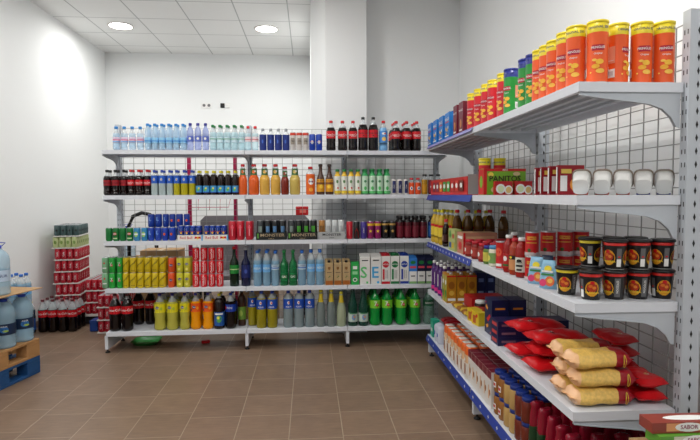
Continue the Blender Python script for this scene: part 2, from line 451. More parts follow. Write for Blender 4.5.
def pillow(wx, wy, h, m, nx=14, ny=8, seed=0, crimp=.09, wr=.004, band=None, puff=2.6):
    rnd = random.Random(seed); mb = MB(); vs = []; fs = []; ph = [rnd.uniform(0, 6) for _ in range(6)]
    for sgn in (1, -1):
        for j in range(ny+1):
            for i in range(nx+1):
                s, t = -1+2*i/nx, -1+2*j/ny
                e = max(0, 1-abs(s)**(puff*2)) * max(0, 1-abs(t)**puff)
                if abs(s) > 1-crimp: e = 0
                e = e**.6
                z = sgn*h/2*e+wr*math.sin(5*s+ph[0]+3*t)*e+wr*.7*math.sin(11*s+ph[1])*math.cos(6*t+ph[2])
                k = 1-.10*(1-e)*abs(t)
                vs.append((wx/2*s, wy/2*t*k*(1-.08*abs(s)**3), h/2+z))
    n = (nx+1)*(ny+1)
    for j in range(ny):
        for i in range(nx):
            a = j*(nx+1)+i; q = (a, a+1, a+nx+2, a+nx+1); fs.append(q); fs.append(tuple(n+x for x in reversed(q)))
    zmin = min(v[2] for v in vs); vs = [(x, y, z-zmin) for x, y, z in vs]
    k = len(mb.v); mb.v = vs
    for f in fs:
        cx = sum(vs[a][0] for a in f)/4/(wx/2)
        mm = m
        if band:
            for c0, c1, bm in band:
                if c0 <= cx <= c1: mm = bm
        mb.f.append(list(f)); mb.m.append(mb.mi(mm)); mb.sm.append(True)
    for (a0, step, cnt) in ((0, 1, nx), (ny*(nx+1), 1, nx), (0, nx+1, ny), (nx, nx+1, ny)):
        for i in range(cnt):
            a, b = a0+i*step, a0+(i+1)*step
            mb.f.append([a, a+n, b+n, b]); mb.m.append(0); mb.sm.append(True)
    return mb

def T_(s, size, m, a=0, b=0, rot=0, sx=1): return ('text', s, size, m, a, b, rot, sx)

# --- drinks
k_water = bottle('water_bottle', .031, .215, WATER, mat('blue_cap', (40, 130, 200), .4), mat('water_label_pink', (222, 200, 222), .4), (.36, .60), 'water', art=(('rect', -.09, -.004, .09, .004, col(215, 110, 150)), ('rect', -.09, -.02, .09, -.012, col(90, 170, 225))), empty_m=CLEAR)
k_water2 = bottle('water_bottle', .031, .243, WATER, mat('blue_cap', (40, 130, 200), .4), mat('water_label_blue', (150, 205, 240), .4), (.30, .52), 'water', art=(('rect', -.09, -.012, .09, -.002, col(60, 140, 215)),), empty_m=WATER)
k_water3 = bottle('water_bottle', .034, .25, WATER2, mat('navy_cap', (44, 44, 140), .4), mat('water_label_violet', (90, 110, 190), .4), (.36, .58), 'water', empty_m=WATER2, art=(('disc', 0, 0, .012, .012, WHITE),))
k_water4 = bottle('water_bottle', .032, .235, WATERG, mat('green_cap', (20, 120, 60), .4), mat('water_label_white', (200, 225, 235), .4), (.34, .56), 'water', empty_m=CLEAR, art=(('rect', -.09, .006, .09, .012, col(50, 150, 90)),))
k_water5 = bottle('water_bottle', .032, .225, WATERG, mat('red_cap', (205, 35, 45), .4), mat('water_label_rose', (235, 215, 220), .4), (.4, .62), 'water', empty_m=CLEAR, art=(('rect', -.09, -.006, .09, .0, col(200, 60, 80)),))
BLUEB = mat('dark_blue_plastic', (24, 45, 120), .3)
k_bluebot = bottle('drink_bottle', .035, .205, BLUEB, mat('grey_cap', (150, 155, 160), .3), BLUEB, (.1, .8), 'straight', empty_m=CLEAR, fill=.83, art=(('disc', .0, .0, .008, .018, col(60, 100, 190)),))
k_silvercan = can('drink_can', .029, .172, mat('tin_white', (205, 200, 196), .35), (('rect', -.09, .055, .09, .078, col(205, 60, 40)), ('rect', -.02, -.03, .02, .03, col(150, 140, 130)), T_('1906', .02, BLACK, 0, 0)))
k_pepsican = can('cola_can', .031, .155, mat('pepsi_blue', (20, 60, 165), .3), (('disc', .0, .0, .017, .017, WHITE), ('poly', [(-.016, .003), (.0, .008), (.016, .002), (.012, .012), (0, .017), (-.012, .012)], RED), ('poly', [(-.016, -.003), (.0, -.006), (.016, -.004), (.012, -.012), (0, -.017), (-.012, -.012)], BLUEB)))
def cola_art(k=1): return (T_('Coca-Cola', .026*k, WHITE, 0, 0, .0, .95), ('rect', -.03*k, -.017*k, .03*k, -.014*k, WHITE))
k_cola1 = bottle('cola_bottle', .045, .283, COLA, mat('red_cap', (205, 35, 45), .4), CRED, (.44, .70), 'pet', fill=.85, art=cola_art(.9), waist=.06)
k_colaz1 = bottle('cola_bottle', .049, .32, COLA, BLACK, CRED, (.42, .66), 'pet', fill=.85, art=(T_('Coca-Cola', .026, BLACK, 0, .006), ('disc', .0, -.018, .006, .006, BLACK)), waist=.06)
k_bluefanta = bottle('soda_bottle', .042, .285, mat('light_blue_sleeve', (120, 175, 220), .35), RED, mat('light_blue_label', (70, 140, 215), .35), (.3, .7), 'pet', art=(('disc', 0, .03, .02, .012, WHITE), ('disc', .0, -.02, .02, .02, col(240, 200, 110)), ('disc', .01, .03, .01, .006, RED)), waist=.04)
k_cola50 = bottle('cola_bottle', .036, .235, COLA, mat('red_cap', (205, 35, 45), .4), CRED, (.42, .66), 'pet', fill=.8, art=cola_art(.75), waist=.08)
k_colaz50 = bottle('cola_bottle', .036, .232, COLA, BLACK, mat('zero_red', (150, 14, 28), .35), (.42, .66), 'pet', fill=.8, art=(T_('Coca-Cola', .02, BLACK),), waist=.08)
ABL = mat('sport_label', (40, 90, 190), .35)
def sport(name, c): return bottle('sports_drink_bottle', .035, .23, mat(name, c, .2), mat('blue_cap2', (30, 70, 180), .4), ABL, (.52, .86), 'straight', art=(('disc', 0, 0, .012, .014, col(150, 190, 235)), ('disc', .0, 0, .006, .008, col(240, 170, 70))))
k_sportg, k_sporty = sport('pale_liquid', (170, 185, 185)), sport('lemon_liquid', (176, 166, 30))
k_tea50 = bottle('iced_tea_bottle', .034, .225, mat('tea_dark', (28, 16, 14), .15), mat('yellow_cap', (215, 205, 40), .4), mat('tea_label', (70, 150, 205), .35), (.12, .42), 'straight', fill=.95, art=(('disc', -.004, -.006, .018, .012, col(80, 170, 80)), ('disc', .006, .008, .01, .008, col(240, 225, 90)), ('rect', -.1, -.034, .1, -.028, col(30, 60, 150))))
def juice(nm, c, h=.285, r=.05): return bottle('juice_bottle', r, h, mat(nm, c, .18), mat('red_cap', (205, 35, 45), .4), mat('juice_neck_label', (60, 110, 60), .4), (.7, .93), 'juice', fill=.9, capr=.021, empty_m=CLEAR, art=(('disc', 0, 0, .018, .016, mat('fruit_'+nm, tuple(min(255, x+30) for x in c), .4)), ('disc', .012, .006, .008, .008, WHITE)))
k_jor, k_jye, k_jre, k_jpa = juice('orange_juice', (214, 92, 36)), juice('yellow_juice', (212, 166, 72)), juice('red_juice', (120, 36, 22), .262, .04), juice('pale_juice', (196, 172, 88))
k_orcart = bottle('juice_bottle', .042, .262, mat('orange_sleeve', (224, 100, 30), .35), RED, mat('orange_sleeve', (224, 100, 30), .35), (.1, .75), 'straight', art=(('disc', 0, .02, .026, .03, WHITE), T_('Zumo', .022, BLUEB, 0, .02), ('disc', .0, -.055, .018, .018, col(245, 170, 60))), capr=.02)
k_amber = bottle('juice_bottle', .038, .285, mat('amber_glass', (80, 52, 40), .15), mat('brown_cap', (50, 34, 26), .4), mat('amber_label', (212, 150, 28), .4), (.1, .55), 'swing', art=(('rect', -.12, .01, .12, .03, col(120, 70, 30)), ('disc', 0, -.01, .018, .018, col(240, 200, 60))), capr=.018, empty_m=mat('amber_glass', (80, 52, 40), .15))
k_wcart = bottle('juice_bottle', .032, .237, mat('lemon_base', (215, 175, 40), .3), mat('green_cap', (20, 120, 60), .4), mat('white_sleeve', (225, 228, 218), .4), (.05, .80), 'straight', capr=.02, fill=1.1, n=12, art=(('disc', 0, .03, .012, .016, col(90, 130, 80)), ('disc', .006, -.03, .009, .009, col(200, 50, 40)), ('rect', -.1, -.078, .1, -.055, col(220, 190, 40))))
k_gcart = bottle('juice_bottle', .034, .242, mat('green_base', (40, 150, 80), .3), mat('green_cap', (20, 120, 60), .4), mat('pale_green_sleeve', (190, 220, 195), .4), (.05, .80), 'straight', capr=.022, fill=1.1, n=12, art=(('disc', 0, .03, .014, .012, col(60, 130, 80)), ('disc', 0, -.035, .014, .018, col(70, 180, 90)), ('rect', -.105, -.08, .105, -.062, col(80, 185, 100))))
k_navycan = can('drink_can', .027, .145, mat('tin_white', (205, 200, 196), .35), (('rect', -.018, -.06, .018, .055, col(30, 38, 90)), T_('COLA', .014, WHITE, 0, 0, PI/2)))
k_orsmall = bottle('juice_bottle', .028, .155, mat('orange_sleeve2', (226, 80, 30), .35), RED, mat('orange_sleeve2', (226, 80, 30), .35), (.1, .72), 'straight', capr=.018, art=(('disc', 0, 0, .016, .018, WHITE), ('disc', 0, 0, .008, .009, BLUEB)))
k_amsmall = bottle('juice_bottle', .03, .19, mat('amber_liquid', (190, 140, 30), .2), BLACK, mat('amber_label', (212, 150, 28), .4), (.1, .55), 'straight', capr=.02)
k_maroon = bottle('drink_bottle', .031, .19, mat('maroon_liquid', (100, 22, 38), .2), BLACK, mat('maroon_label', (130, 30, 50), .4), (.1, .7), 'straight', capr=.02, art=(('rect', -.018, -.01, .018, .01, WHITE),))
def beer(nm, c, art, r=.0325, h=.122): return can('drink_can', r, h, mat(nm, c, .3), art)
k_beer = beer('beer_green', (16, 110, 48), (('disc', 0, .006, .02, .012, RED), ('rect', -.016, .002, .016, .009, WHITE), ('rect', -.024, -.04, .024, -.03, col(190, 210, 160))))
k_beer0 = beer('beer_green', (16, 110, 48), ())
k_lemcan = beer('lemon_blue', (50, 130, 175), (('disc', 0, 0, .02, .024, col(150, 200, 90)), ('rect', -.02, -.006, .02, .008, WHITE)))
k_bluecan = beer('energy_blue', (24, 60, 160), (('poly', [(-.012, .03), (.004, .034), (-.002, .004), (.012, .006), (-.010, -.034), (-.002, -.004), (-.014, -.002)], col(120, 160, 225)),))
k_bluecan2 = beer('energy_blue', (24, 60, 160), (('disc', 0, 0, .012, .012, col(230, 110, 40)), ('disc', .006, -.002, .006, .006, RED)))
k_rbcan = can('energy_drink_can', .0265, .135, mat('energy_silver_blue', (35, 65, 150), .25, .3), (('poly', [(-.026, -.05), (0, -.012), (0, .045), (-.026, .045)], col(185, 195, 205)), ('poly', [(0, -.05), (.026, -.012), (.026, -.05)], col(185, 195, 205)), ('disc', 0, 0, .009, .009, col(240, 190, 30)), T_('Red Bull', .012, RED, 0, .012, 0)))
k_redcan50 = can('drink_can', .0335, .178, mat('crimson_can', (186, 30, 48), .3), (('rect', -.004, -.05, .004, .05, col(230, 150, 160)), ('disc', 0, .03, .014, .014, col(225, 90, 110))))
def claw(c): return [('poly', [(x-.004, .035), (x+.003, .035), (x+.002, -.02-q), (x-.001, -.034-q), (x-.003, -.01)], c) for x, q in ((-.012, 0), (0, .006), (.012, 0))]
def mon(nm, c, cc): return can('energy_drink_can', .033, .172, mat(nm, c, .3), tuple(claw(cc)+[T_('MONSTER', .010, cc, 0, -.052)]))
k_monb, k_mong, k_mongr = mon('energy_black', (20, 22, 24), col(110, 165, 220)), mon('energy_black', (20, 22, 24), col(90, 200, 60)), mon('energy_graphite', (50, 54, 56), col(150, 170, 160))
k_monw, k_mongold = mon('energy_white', (200, 205, 205), col(150, 155, 158)), mon('energy_gold', (170, 120, 60), BLACK)
k_cred50 = can('energy_drink_can', .031, .168, mat('crimson_can', (186, 30, 48), .3), (('rect', -.003, -.05, .003, .05, col(220, 120, 120)),))
k_blkred = can('energy_drink_can', .031, .165, BLACK, (('poly', [(-.02, -.07), (.02, -.07), (.014, -.01), (.0, .02), (-.012, -.01)], RED),))
k_violet = can('energy_drink_can', .031, .163, mat('violet_can', (64, 50, 130), .3), (T_('ENERGY', .014, WHITE, 0, 0, PI/2),))
STARP = [((.014 if i % 2 == 0 else .006)*math.sin(i*PI/5), (.014 if i % 2 == 0 else .006)*math.cos(i*PI/5)) for i in range(10)]
def star(c, k=1.3, b=-.01): return ('poly', [(x*k, y*k+b) for x, y in STARP], c)
k_purp = can('energy_drink_can', .031, .166, mat('purple_can', (130, 24, 90), .3), (('rect', -.097, .04, .097, .062, col(220, 180, 40)), star(col(235, 205, 50))))
k_blkgold = can('energy_drink_can', .031, .166, BLACK, (('rect', -.097, .045, .097, .062, col(190, 150, 80)), star(col(205, 165, 90))))
k_dred = bottle('drink_bottle', .036, .215, mat('dark_red_liquid', (74, 14, 26), .18), BLACK, mat('dark_red_label', (105, 20, 38), .35), (.1, .62), 'straight', capr=.024, empty_m=mat('dark_glass', (22, 18, 20), .1))
k_dblue = bottle('drink_bottle', .036, .215, mat('dark_blue_liquid', (18, 50, 110), .18), BLACK, mat('dark_blue_label', (30, 90, 160), .35), (.1, .62), 'straight', capr=.024, empty_m=mat('dark_glass', (22, 18, 20), .1))
k_7can = can('soda_can', .0325, .142, mat('lime_green', (40, 160, 60), .3), (T_('7', .05, WHITE, -.004, .008), ('disc', .006, .0, .011, .011, RED), T_('UP', .012, WHITE, .006, .0)))
k_pgcan = can('soda_can', .0325, .142, mat('pale_green_can', (120, 170, 130), .35), (('disc', 0, .02, .008, .008, RED), ('rect', -.02, -.03, .02, -.02, WHITE)))
k_ycan = can('tonic_can', .0325, .142, mat('tonic_yellow', (208, 182, 30), .3), (T_('Schweppes', .022, BLACK, 0, .012, .75), ('rect', -.02, -.05, .02, -.045, col(120, 100, 20))))
k_orcan = can('soda_can', .031, .138, mat('orange_can', (215, 80, 30), .35), (('disc', 0, 0, .016, .012, BLUEB), T_('Fanta', .012, WHITE)))
k_lycan = can('soda_can', .0325, .138, mat('lemon_can', (200, 195, 50), .35), (('disc', 0, .01, .018, .012, BLUEB), T_('Fanta', .013, WHITE, 0, .01), ('disc', 0, -.035, .012, .012, col(235, 225, 120))))
k_colacan = can('cola_can', .0325, .122, CRED, (T_('Coca-Cola', .022, WHITE, 0, 0, PI/2, 1), ('rect', .016, -.035, .019, .035, WHITE)))
k_greenwine = bottle('beer_bottle', .044, .37, mat('dark_green_glass', (10, 34, 18), .1), RED, mat('beer_label', (30, 130, 50), .4), (.34, .56), 'wine', fill=1.1, art=(('rect', -.1, -.004, .1, .004, col(200, 220, 160)),), z2=(.12, .2))
k_bluewine = bottle('drink_bottle', .044, .36, mat('dark_blue_glass', (14, 20, 60), .1), mat('grey_cap', (150, 155, 160), .3), mat('blue_wine_label', (24, 34, 96), .4), (.2, .5), 'wine', fill=1.1, z2=(.08, .2), art=(('disc', 0, 0, .014, .02, col(60, 80, 160)),))
WB = dict(empty_m=WATER)
k_w15 = bottle('water_bottle', .042, .33, mat('water_plastic_deep', (140, 180, 205), .12, alpha=.6), mat('blue_cap3', (30, 100, 190), .4), mat('water_label_sky', (110, 175, 225), .4), (.42, .66), 'water', empty_m=CLEAR, art=(T_('AGUA', .026, WHITE),))
k_w15b = bottle('water_bottle', .042, .325, mat('water_plastic_deep', (140, 180, 205), .12, alpha=.6), mat('blue_cap3', (30, 100, 190), .4), mat('water_label_pale', (190, 210, 222), .4), (.5, .66), 'water', empty_m=CLEAR, art=(('rect', -.13, -.012, .13, -.002, col(60, 110, 190)), T_('AGUA', .018, BLUEB, 0, .012)))
k_spark = bottle('sparkling_water_bottle', .041, .33, mat('clear_green_plastic', (24, 120, 66), .12, alpha=.8), mat('green_cap', (20, 120, 60), .4), mat('spark_label', (20, 110, 60), .4), (.16, .34), 'wine', fill=1.1, z2=(.05, .12), empty_m=GREENP, art=(T_('GAS', .028, WHITE),))
def milk(nm, wd, h, c, art, cap, slope=0, **k): return carton('milk_carton', wd, wd*.95, h, mat(nm, c, .5), art, cap, slope, **k)
k_beige = milk('beige_carton', .072, .235, (178, 152, 110), (('poly', [(-.012, .07), (.012, .07), (.012, .05), (0, .04), (-.012, .05)], col(120, 80, 30)), ('rect', -.034, -.10, .034, -.06, col(160, 90, 30)), ('disc', .004, -.02, .008, .006, col(90, 110, 50)), ('disc', -.004, -.03, .006, .004, col(90, 110, 50)), ('rect', -.022, .015, .022, .02, BLACK)), BLACK, .03)
k_greenc = milk('green_carton', .075, .215, (30, 160, 70), (('rect', -.02, .04, .02, .07, WHITE), ('rect', -.024, -.01, .024, .02, col(150, 215, 160)), ('disc', 0, -.06, .022, .02, WHITE), ('disc', 0, -.06, .014, .012, col(40, 120, 60))), None, .0)
k_sc = milk('white_carton', .096, .29, (222, 222, 218), (T_('S', .15, col(90, 190, 110), -.012, -.02), ('rect', -.03, .095, .03, .105, BLACK), ('rect', .012, -.12, .03, -.10, col(90, 190, 110))), None, .03)
k_ec = milk('white_carton', .096, .29, (222, 222, 218), (T_('E', .15, col(60, 160, 215), -.008, -.02), ('rect', -.03, .095, .03, .105, BLACK), ('disc', .02, -.11, .012, .012, col(60, 160, 215))), None, .03)
def asturian(nm, c): return milk('white_carton', .082, .29, (222, 222, 218), (('rect', -.04, -.132, .04, -.108, mat(nm, c, .4)), ('disc', 0, .055, .032, .032, mat(nm, c, .4)), T_('ASTUR', .018, WHITE, 0, .055), ('rect', -.03, -.09, -.012, .01, mat(nm, c, .4)), ('rect', -.002, -.08, .004, .0, col(150, 150, 150)), ('rect', .014, -.08, .02, .0, col(150, 150, 150))), mat(nm, c, .4), .02, top=mat(nm, c, .4))
k_rc, k_gc, k_nc = asturian('carton_red', (190, 24, 40)), asturian('carton_green', (20, 110, 60)), asturian('carton_blue', (30, 60, 150))
def lac(nm, c): return milk(nm, .078, .265, c, (('disc', 0, .085, .026, .016, col(30, 120, 60)), ('rect', -.03, .03, .03, .05, col(215, 70, 90)), ('rect', -.036, -.118, .036, -.0, WHITE), ('rect', -.02, -.05, .02, -.04, BLACK), ('rect', -.036, -.118, .036, -.096, col(130, 175, 110))), None, .025)
k_lacb, k_lacn = lac('sky_carton', (50, 120, 200)), lac('night_carton', (22, 26, 60))
k_cola2 = bottle('cola_bottle', .054, .345, COLA, mat('dark_red_cap', (90, 20, 30), .4), CRED, (.50, .72), 'pet', fill=.90, art=(T_('Coca-Cola', .032, WHITE),), waist=.05)
def f2(nm, c, lab, lc, fr): return bottle('soda_bottle', .056, .34, mat(nm, c, .15), mat('navy_cap', (44, 44, 140), .4), mat(lab, lc, .35), (.52, .78), 'pet', fill=.82, waist=.16, art=(('disc', -.012, .006, .02, .014, BLUEB), T_('Fanta', .017, WHITE, -.012, .006), ('disc', .028, -.004, .012, .014, fr), ('rect', -.05, -.03, -.036, -.012, BLUEB)))
k_fl = f2('lemon_soda', (178, 172, 70), 'lemon_label', (226, 216, 30), col(180, 200, 60)); k_fo = f2('orange_soda', (236, 152, 10), 'orange_label', (236, 90, 20), col(250, 170, 40))
k_tea2 = bottle('iced_tea_bottle', .054, .33, mat('tea_dark', (28, 16, 14), .15), mat('yellow_cap', (215, 205, 40), .4), mat('tea_label_blue', (36, 90, 170), .35), (.1, .52), 'straight', fill=.95, art=(('disc', 0, 0, .03, .034, col(90, 170, 80)), ('disc', -.008, .012, .014, .014, col(240, 225, 90)), ('rect', -.045, .04, .045, .055, WHITE)))
k_pep2 = bottle('cola_bottle', .054, .335, COLA, mat('blue_cap2', (30, 70, 180), .4), mat('pepsi_blue', (20, 60, 165), .3), (.52, .74), 'pet', fill=.84, waist=.04, art=(T_('PEPSI', .026, WHITE), ('disc', -.05, 0, .016, .016, RED)))
k_brown2 = bottle('iced_tea_bottle', .042, .34, mat('brown_glass', (60, 34, 20), .15), BLACK, mat('olive_label', (100, 140, 50), .4), (.2, .58), 'straight', fill=1.1, art=(('disc', 0, 0, .02, .03, col(160, 180, 80)),))
def aq(nm, c): return bottle('sports_drink_bottle', .05, .345, mat(nm, c, .15), mat('blue_cap2', (30, 70, 180), .4), mat('aq_label', (34, 80, 180), .35), (.56, .84), 'straight', fill=.9, n=16, art=(T_('AQUA', .02, WHITE, .0, -.026), ('disc', .0, .012, .012, .016, WHITE), ('disc', .004, .012, .007, .009, col(225, 100, 50))))
k_aqy, k_aqg = aq('aq_yellow', (150, 138, 24)), aq('aq_grey', (130, 146, 150))
k_yfrink = bottle('lemonade_bottle', .042, .35, mat('grey_glass', (130, 142, 140), .1, alpha=.8), mat('yellow_cap', (215, 205, 40), .4), mat('yellow_sleeve', (205, 180, 40), .4), (.6, .7), 'swing', fill=1.2, z2=(.235, .315), empty_m=CLEAR)
k_yfrink2 = bottle('lemonade_bottle', .045, .33, mat('cloudy_glass', (170, 180, 150), .15, alpha=.9), mat('yellow_cap', (215, 205, 40), .4), mat('yellow_sleeve', (205, 180, 40), .4), (.6, .7), 'swing', fill=1.2, z2=(.225, .295), empty_m=CLEAR)
k_casera = bottle('soda_bottle', .048, .375, GREENG, mat('cream_cap', (215, 210, 190), .4), mat('casera_label', (190, 205, 195), .4), (.12, .36), 'swing', fill=1.2, empty_m=GREENG, art=(('disc', 0, 0, .02, .026, col(120, 150, 190)), ('disc', .006, .006, .01, .01, col(220, 150, 90)), ('rect', -.04, .034, .04, .044, col(60, 130, 90))))
k_7up = bottle('soda_bottle', .055, .345, GREENP, mat('green_cap', (20, 120, 60), .4), mat('lime_label', (130, 205, 50), .35), (.52, .76), 'pet', fill=1.2, empty_m=GREENP, waist=.12, art=(T_('7', .06, WHITE, -.006, .004), ('disc', .012, -.006, .015, .015, RED), T_('UP', .016, WHITE, .012, -.006), ('poly', [(-.05, -.038), (-.02, -.038), (.03, -.01), (.05, -.038), (.05, -.04), (-.05, -.04)], col(40, 150, 60))))
k_clear2 = bottle('soda_bottle', .055, .345, mat('faint_green_plastic', (110, 150, 135), .12, alpha=.6), mat('green_cap', (20, 120, 60), .4), mat('dark_green_label', (20, 80, 50), .35), (.56, .74), 'pet', fill=1.2, empty_m=CLEAR, waist=.08, art=(T_('GASEOSA', .02, WHITE),))

# ------------------------------------------------------------------ rows on the back rack
def brow(kind, us, lv, desc, r, where=None, rows=1, back=.02, pitch=None, dz=0, grp=None, jit=.15, one=False, n0=0):
    """a row of one product across the back rack; us = image columns of the centres, lv = shelf"""
    z = LV[lv]+dz+.0012; where = where or 'back rack %s shelf' % LVN[lv]
    grp = grp or desc+' row on the '+where
    Y0 = 4.93+back+r; pitch = pitch or 2*r+.004
    us = sorted(us)
    xs = [XU(u, Y0, z+.06) for u in us]
    for i in range(1, len(xs)): xs[i] = max(xs[i], xs[i-1]+2*r+.0012)
    for k in range(rows):
        for i, x in enumerate(xs):
            place = '' if len(xs) == 1 else ('%s from left' % ORD[i]) if i else 'leftmost'
            rw = '' if rows == 1 else ('front row' if k == 0 else (('second row' if k == 1 else 'third row')))
            pl = ', '.join(q for q in (place, rw) if q)
            lab = desc+(', '+pl if pl else '')+', '+where
            kind.put((x, Y0+k*pitch, z), lab, grp if len(xs)*rows > 1 else None, rz=random.uniform(-jit, jit))
# top shelf
brow(k_water, [116.5, 124.5, 132.5, 140.5], 0, 'small water bottle with pink striped label', .031)
brow(k_water2, [148, 155, 162, 169, 176, 183], 0, 'small blue-capped water bottle', .031, rows=2, pitch=.066)
brow(k_water3, [190.5, 198, 205.5], 0, 'small violet-tinted water bottle with navy cap', .034)
brow(k_water4, [213, 220, 227, 234, 241], 0, 'small green-capped water bottle', .032, rows=2, pitch=.068)
brow(k_water5, [248.2, 255.3], 0, 'small red-capped water bottle', .032)
brow(k_bluebot, [263, 270.6, 278.2, 285.8], 0, 'dark blue bottle with grey cap', .035)
brow(k_silvercan, [293, 299.3, 305.6], 0, 'tall white can with red rim', .029)
brow(k_pepsican, [312.3, 319], 0, 'blue cola can', .031)
brow(k_cola1, [331, 342.5, 353], 0, 'red-capped cola bottle left of the black-capped ones', .045)
brow(k_colaz1, [363, 373.3], 0, 'big black-capped cola bottle', .0485)
brow(k_bluefanta, [383.3], 0, 'light blue sleeved soda bottle with red cap', .042)
brow(k_cola1, [396, 406.5, 416.5], 0, 'red-capped cola bottle right of blue soda', .045, rows=3, pitch=.092)
# second shelf
brow(k_colaz50, [107.5, 115.8, 123.6], 1, 'small black-capped cola bottle', .036, rows=2)
brow(k_cola50, [131, 139.2, 147], 1, 'small red-capped cola bottle', .036, rows=2)
brow(k_sportg, [154.6, 162, 169.4], 1, 'pale sports drink bottle with blue label', .034, rows=2)
brow(k_sporty, [176.8, 184.2, 191.6], 1, 'yellow sports drink bottle with blue label', .034, rows=2)
brow(k_tea50, [199, 206, 213, 220, 227, 234], 1, 'small dark tea bottle with yellow cap', .0325, rows=2)
brow(k_jor, [243, 254], 1, 'orange juice bottle with red cap', .05)
brow(k_jye, [264.8, 275.6], 1, 'yellow juice bottle with red cap', .05)
brow(k_jre, [285], 1, 'narrow dark red juice bottle', .04)
brow(k_jpa, [295], 1, 'pale yellow juice bottle, last in the juice row', .049)
brow(k_orcart, [310.5], 1, 'orange sleeved juice bottle with white badge', .042)
brow(k_amber, [320.6, 329.4], 1, 'brown bottle with amber label', .038)
brow(k_wcart, [337.5, 344.3, 351.1, 357.9], 1, 'white sleeved juice bottle with green cap', .031)
brow(k_gcart, [365, 372.4, 379.8, 387], 1, 'pale green sleeved juice bottle', .034, rows=2)
brow(k_navycan, [393.8, 399.8, 405.8], 1, 'white and navy slim can', .0265)
brow(k_orsmall, [411.5, 418], 1, 'short orange juice bottle', .028)
brow(k_amsmall, [424.5], 1, 'short amber bottle with black cap', .03)
brow(k_maroon, [431.2, 438], 1, 'short maroon bottle with black cap', .031)
# third shelf
def tray(name, wd, dp, h, m, art, cat='tray'):
    mb = MB(); t = .003
    mb.box(-wd/2, wd/2, -dp/2, dp/2, 0, t, m); mb.box(-wd/2, wd/2, -dp/2, -dp/2+t, t, h, m); mb.box(-wd/2, wd/2, dp/2-t, dp/2, t, h, m)
    mb.box(-wd/2, -wd/2+t, -dp/2+t, dp/2-t, t, h, m); mb.box(wd/2-t, wd/2, -dp/2+t, dp/2-t, t, h, m)
    return Kind(name, cat, [('tray_body', mb), ('lettering', MB().print(art, onFront(-dp/2, 0, h/2)), 0)])
brow(k_beer0, [109.2, 123], 2, 'plain green beer can', .0325, back=.03)
brow(k_beer, [116.1, 130], 2, 'green beer can with red oval', .0325, back=.03)
brow(k_lemcan, [137.2, 144.2], 2, 'pale blue lemon drink can', .0325, back=.03)
brow(k_bluecan, [151.2, 158.2], 2, 'blue can with lightning mark', .0325, back=.03)
brow(k_bluecan2, [165.2, 172.2], 2, 'blue can with orange dot, lower tier', .0325, back=.03)
for k in range(1): 
    brow(k_bluecan, [151, 158, 165, 172, 179, 186, 193], 2, 'blue can below the stacked blue cans', .0325, back=.105)
brow(k_bluecan, [151.5, 158.5, 165.5], 2, 'blue can stacked on another, lightning mark', .0325, back=.105, dz=.1225)
brow(k_bluecan2, [172.5, 179.5, 186.5], 2, 'blue can stacked on another, orange dot', .0325, back=.105, dz=.1225)
def can_tray(u0, u1, lv, Tk, cans, dy, desc, descs, tl, rowsz, dcan, back=.008, rows=2):
    Yc = 4.93+back+dy/2; z = LV[lv]+.0012
    x0, x1 = XU(u0, 4.94, z), XU(u1, 4.94, z)
    Tk.put(((x0+x1)/2, Yc, z), tl)
    n = len(cans); r = (x1-x0-.008)/n/2
    cnt = {}
    for i, (kd, d) in enumerate(cans):
        j = cnt.get(d, 0); cnt[d] = j+1
        tot = sum(1 for q in cans if q[1] == d)
        for k in range(rows):
            lab = d+(', '+(ORD[j]+' from left' if j else 'leftmost') if tot > 1 else '')+(', front row' if k == 0 else ', row behind')+', '+desc
            kd.put((x0+.004+r*(2*i+1), 4.93+back+.005+r+k*2*r*1.002, z+.0035), lab, 'cans '+desc, rz=random.uniform(-.1, .1))
RBT = lambda wd: tray('can_tray', wd, .12, .052, PAPER, (T_('Red Bull', .034, RED, -.03), ('disc', .075, 0, .014, .012, col(240, 190, 30)), ('poly', [(.045, -.01), (.07, -.004), (.07, .008), (.05, .012)], RED), ('poly', [(.105, -.01), (.08, -.004), (.08, .008), (.10, .012)], RED), ('rect', .108, -.026, .12, .026, col(90, 170, 220))))
w_ = XU(201.5, 4.94, 1.03)-XU(177.5, 4.94, 1.03)
kr = (w_-.008)/4/2-.0003
k_rbcan = can('energy_drink_can', kr, .135, mat('energy_silver_blue', (35, 65, 150), .25, .3), (('poly', [(-.026, -.05), (0, -.012), (0, .045), (-.026, .045)], col(185, 195, 205)), ('disc', 0, 0, .009, .009, col(240, 190, 30)), T_('Red Bull', .013, RED, 0, .012, 0)))
RBk = RBT(w_)
can_tray(177.5, 201.5, 2, RBk, [(k_rbcan, 'slim blue and silver energy can')]*4, .12, 'left white tray', None, 'white cardboard can tray with red lettering, left one on third shelf', 1, 0)
can_tray(203, 227, 2, RBk, [(k_rbcan, 'slim blue and silver energy can')]*4, .12, 'right white tray', None, 'white cardboard can tray with red lettering, right one on third shelf', 1, 0)
brow(k_redcan50, [232.3, 240.2, 249.5], 2, 'tall crimson can', .0335, rows=2)
BKT = mat('tray_black', (22, 26, 24), .5)
w2 = XU(286.5, 4.94, 1.03)-XU(256, 4.94, 1.03); kr2 = (w2-.008)/4/2-.0003
def mon(nm, c, cc): return can('energy_drink_can', kr2, .178, mat(nm, c, .3), tuple(claw(cc)+[T_('MONSTER', .010, cc, 0, -.052)]))
k_monb, k_mong, k_mongr = mon('energy_black', (20, 22, 24), col(110, 165, 220)), mon('energy_black', (20, 22, 24), col(90, 200, 60)), mon('energy_graphite', (50, 54, 56), col(150, 170, 160))
k_monw, k_mongold = mon('energy_white', (200, 205, 205), col(150, 155, 158)), mon('energy_gold', (170, 120, 60), BLACK)
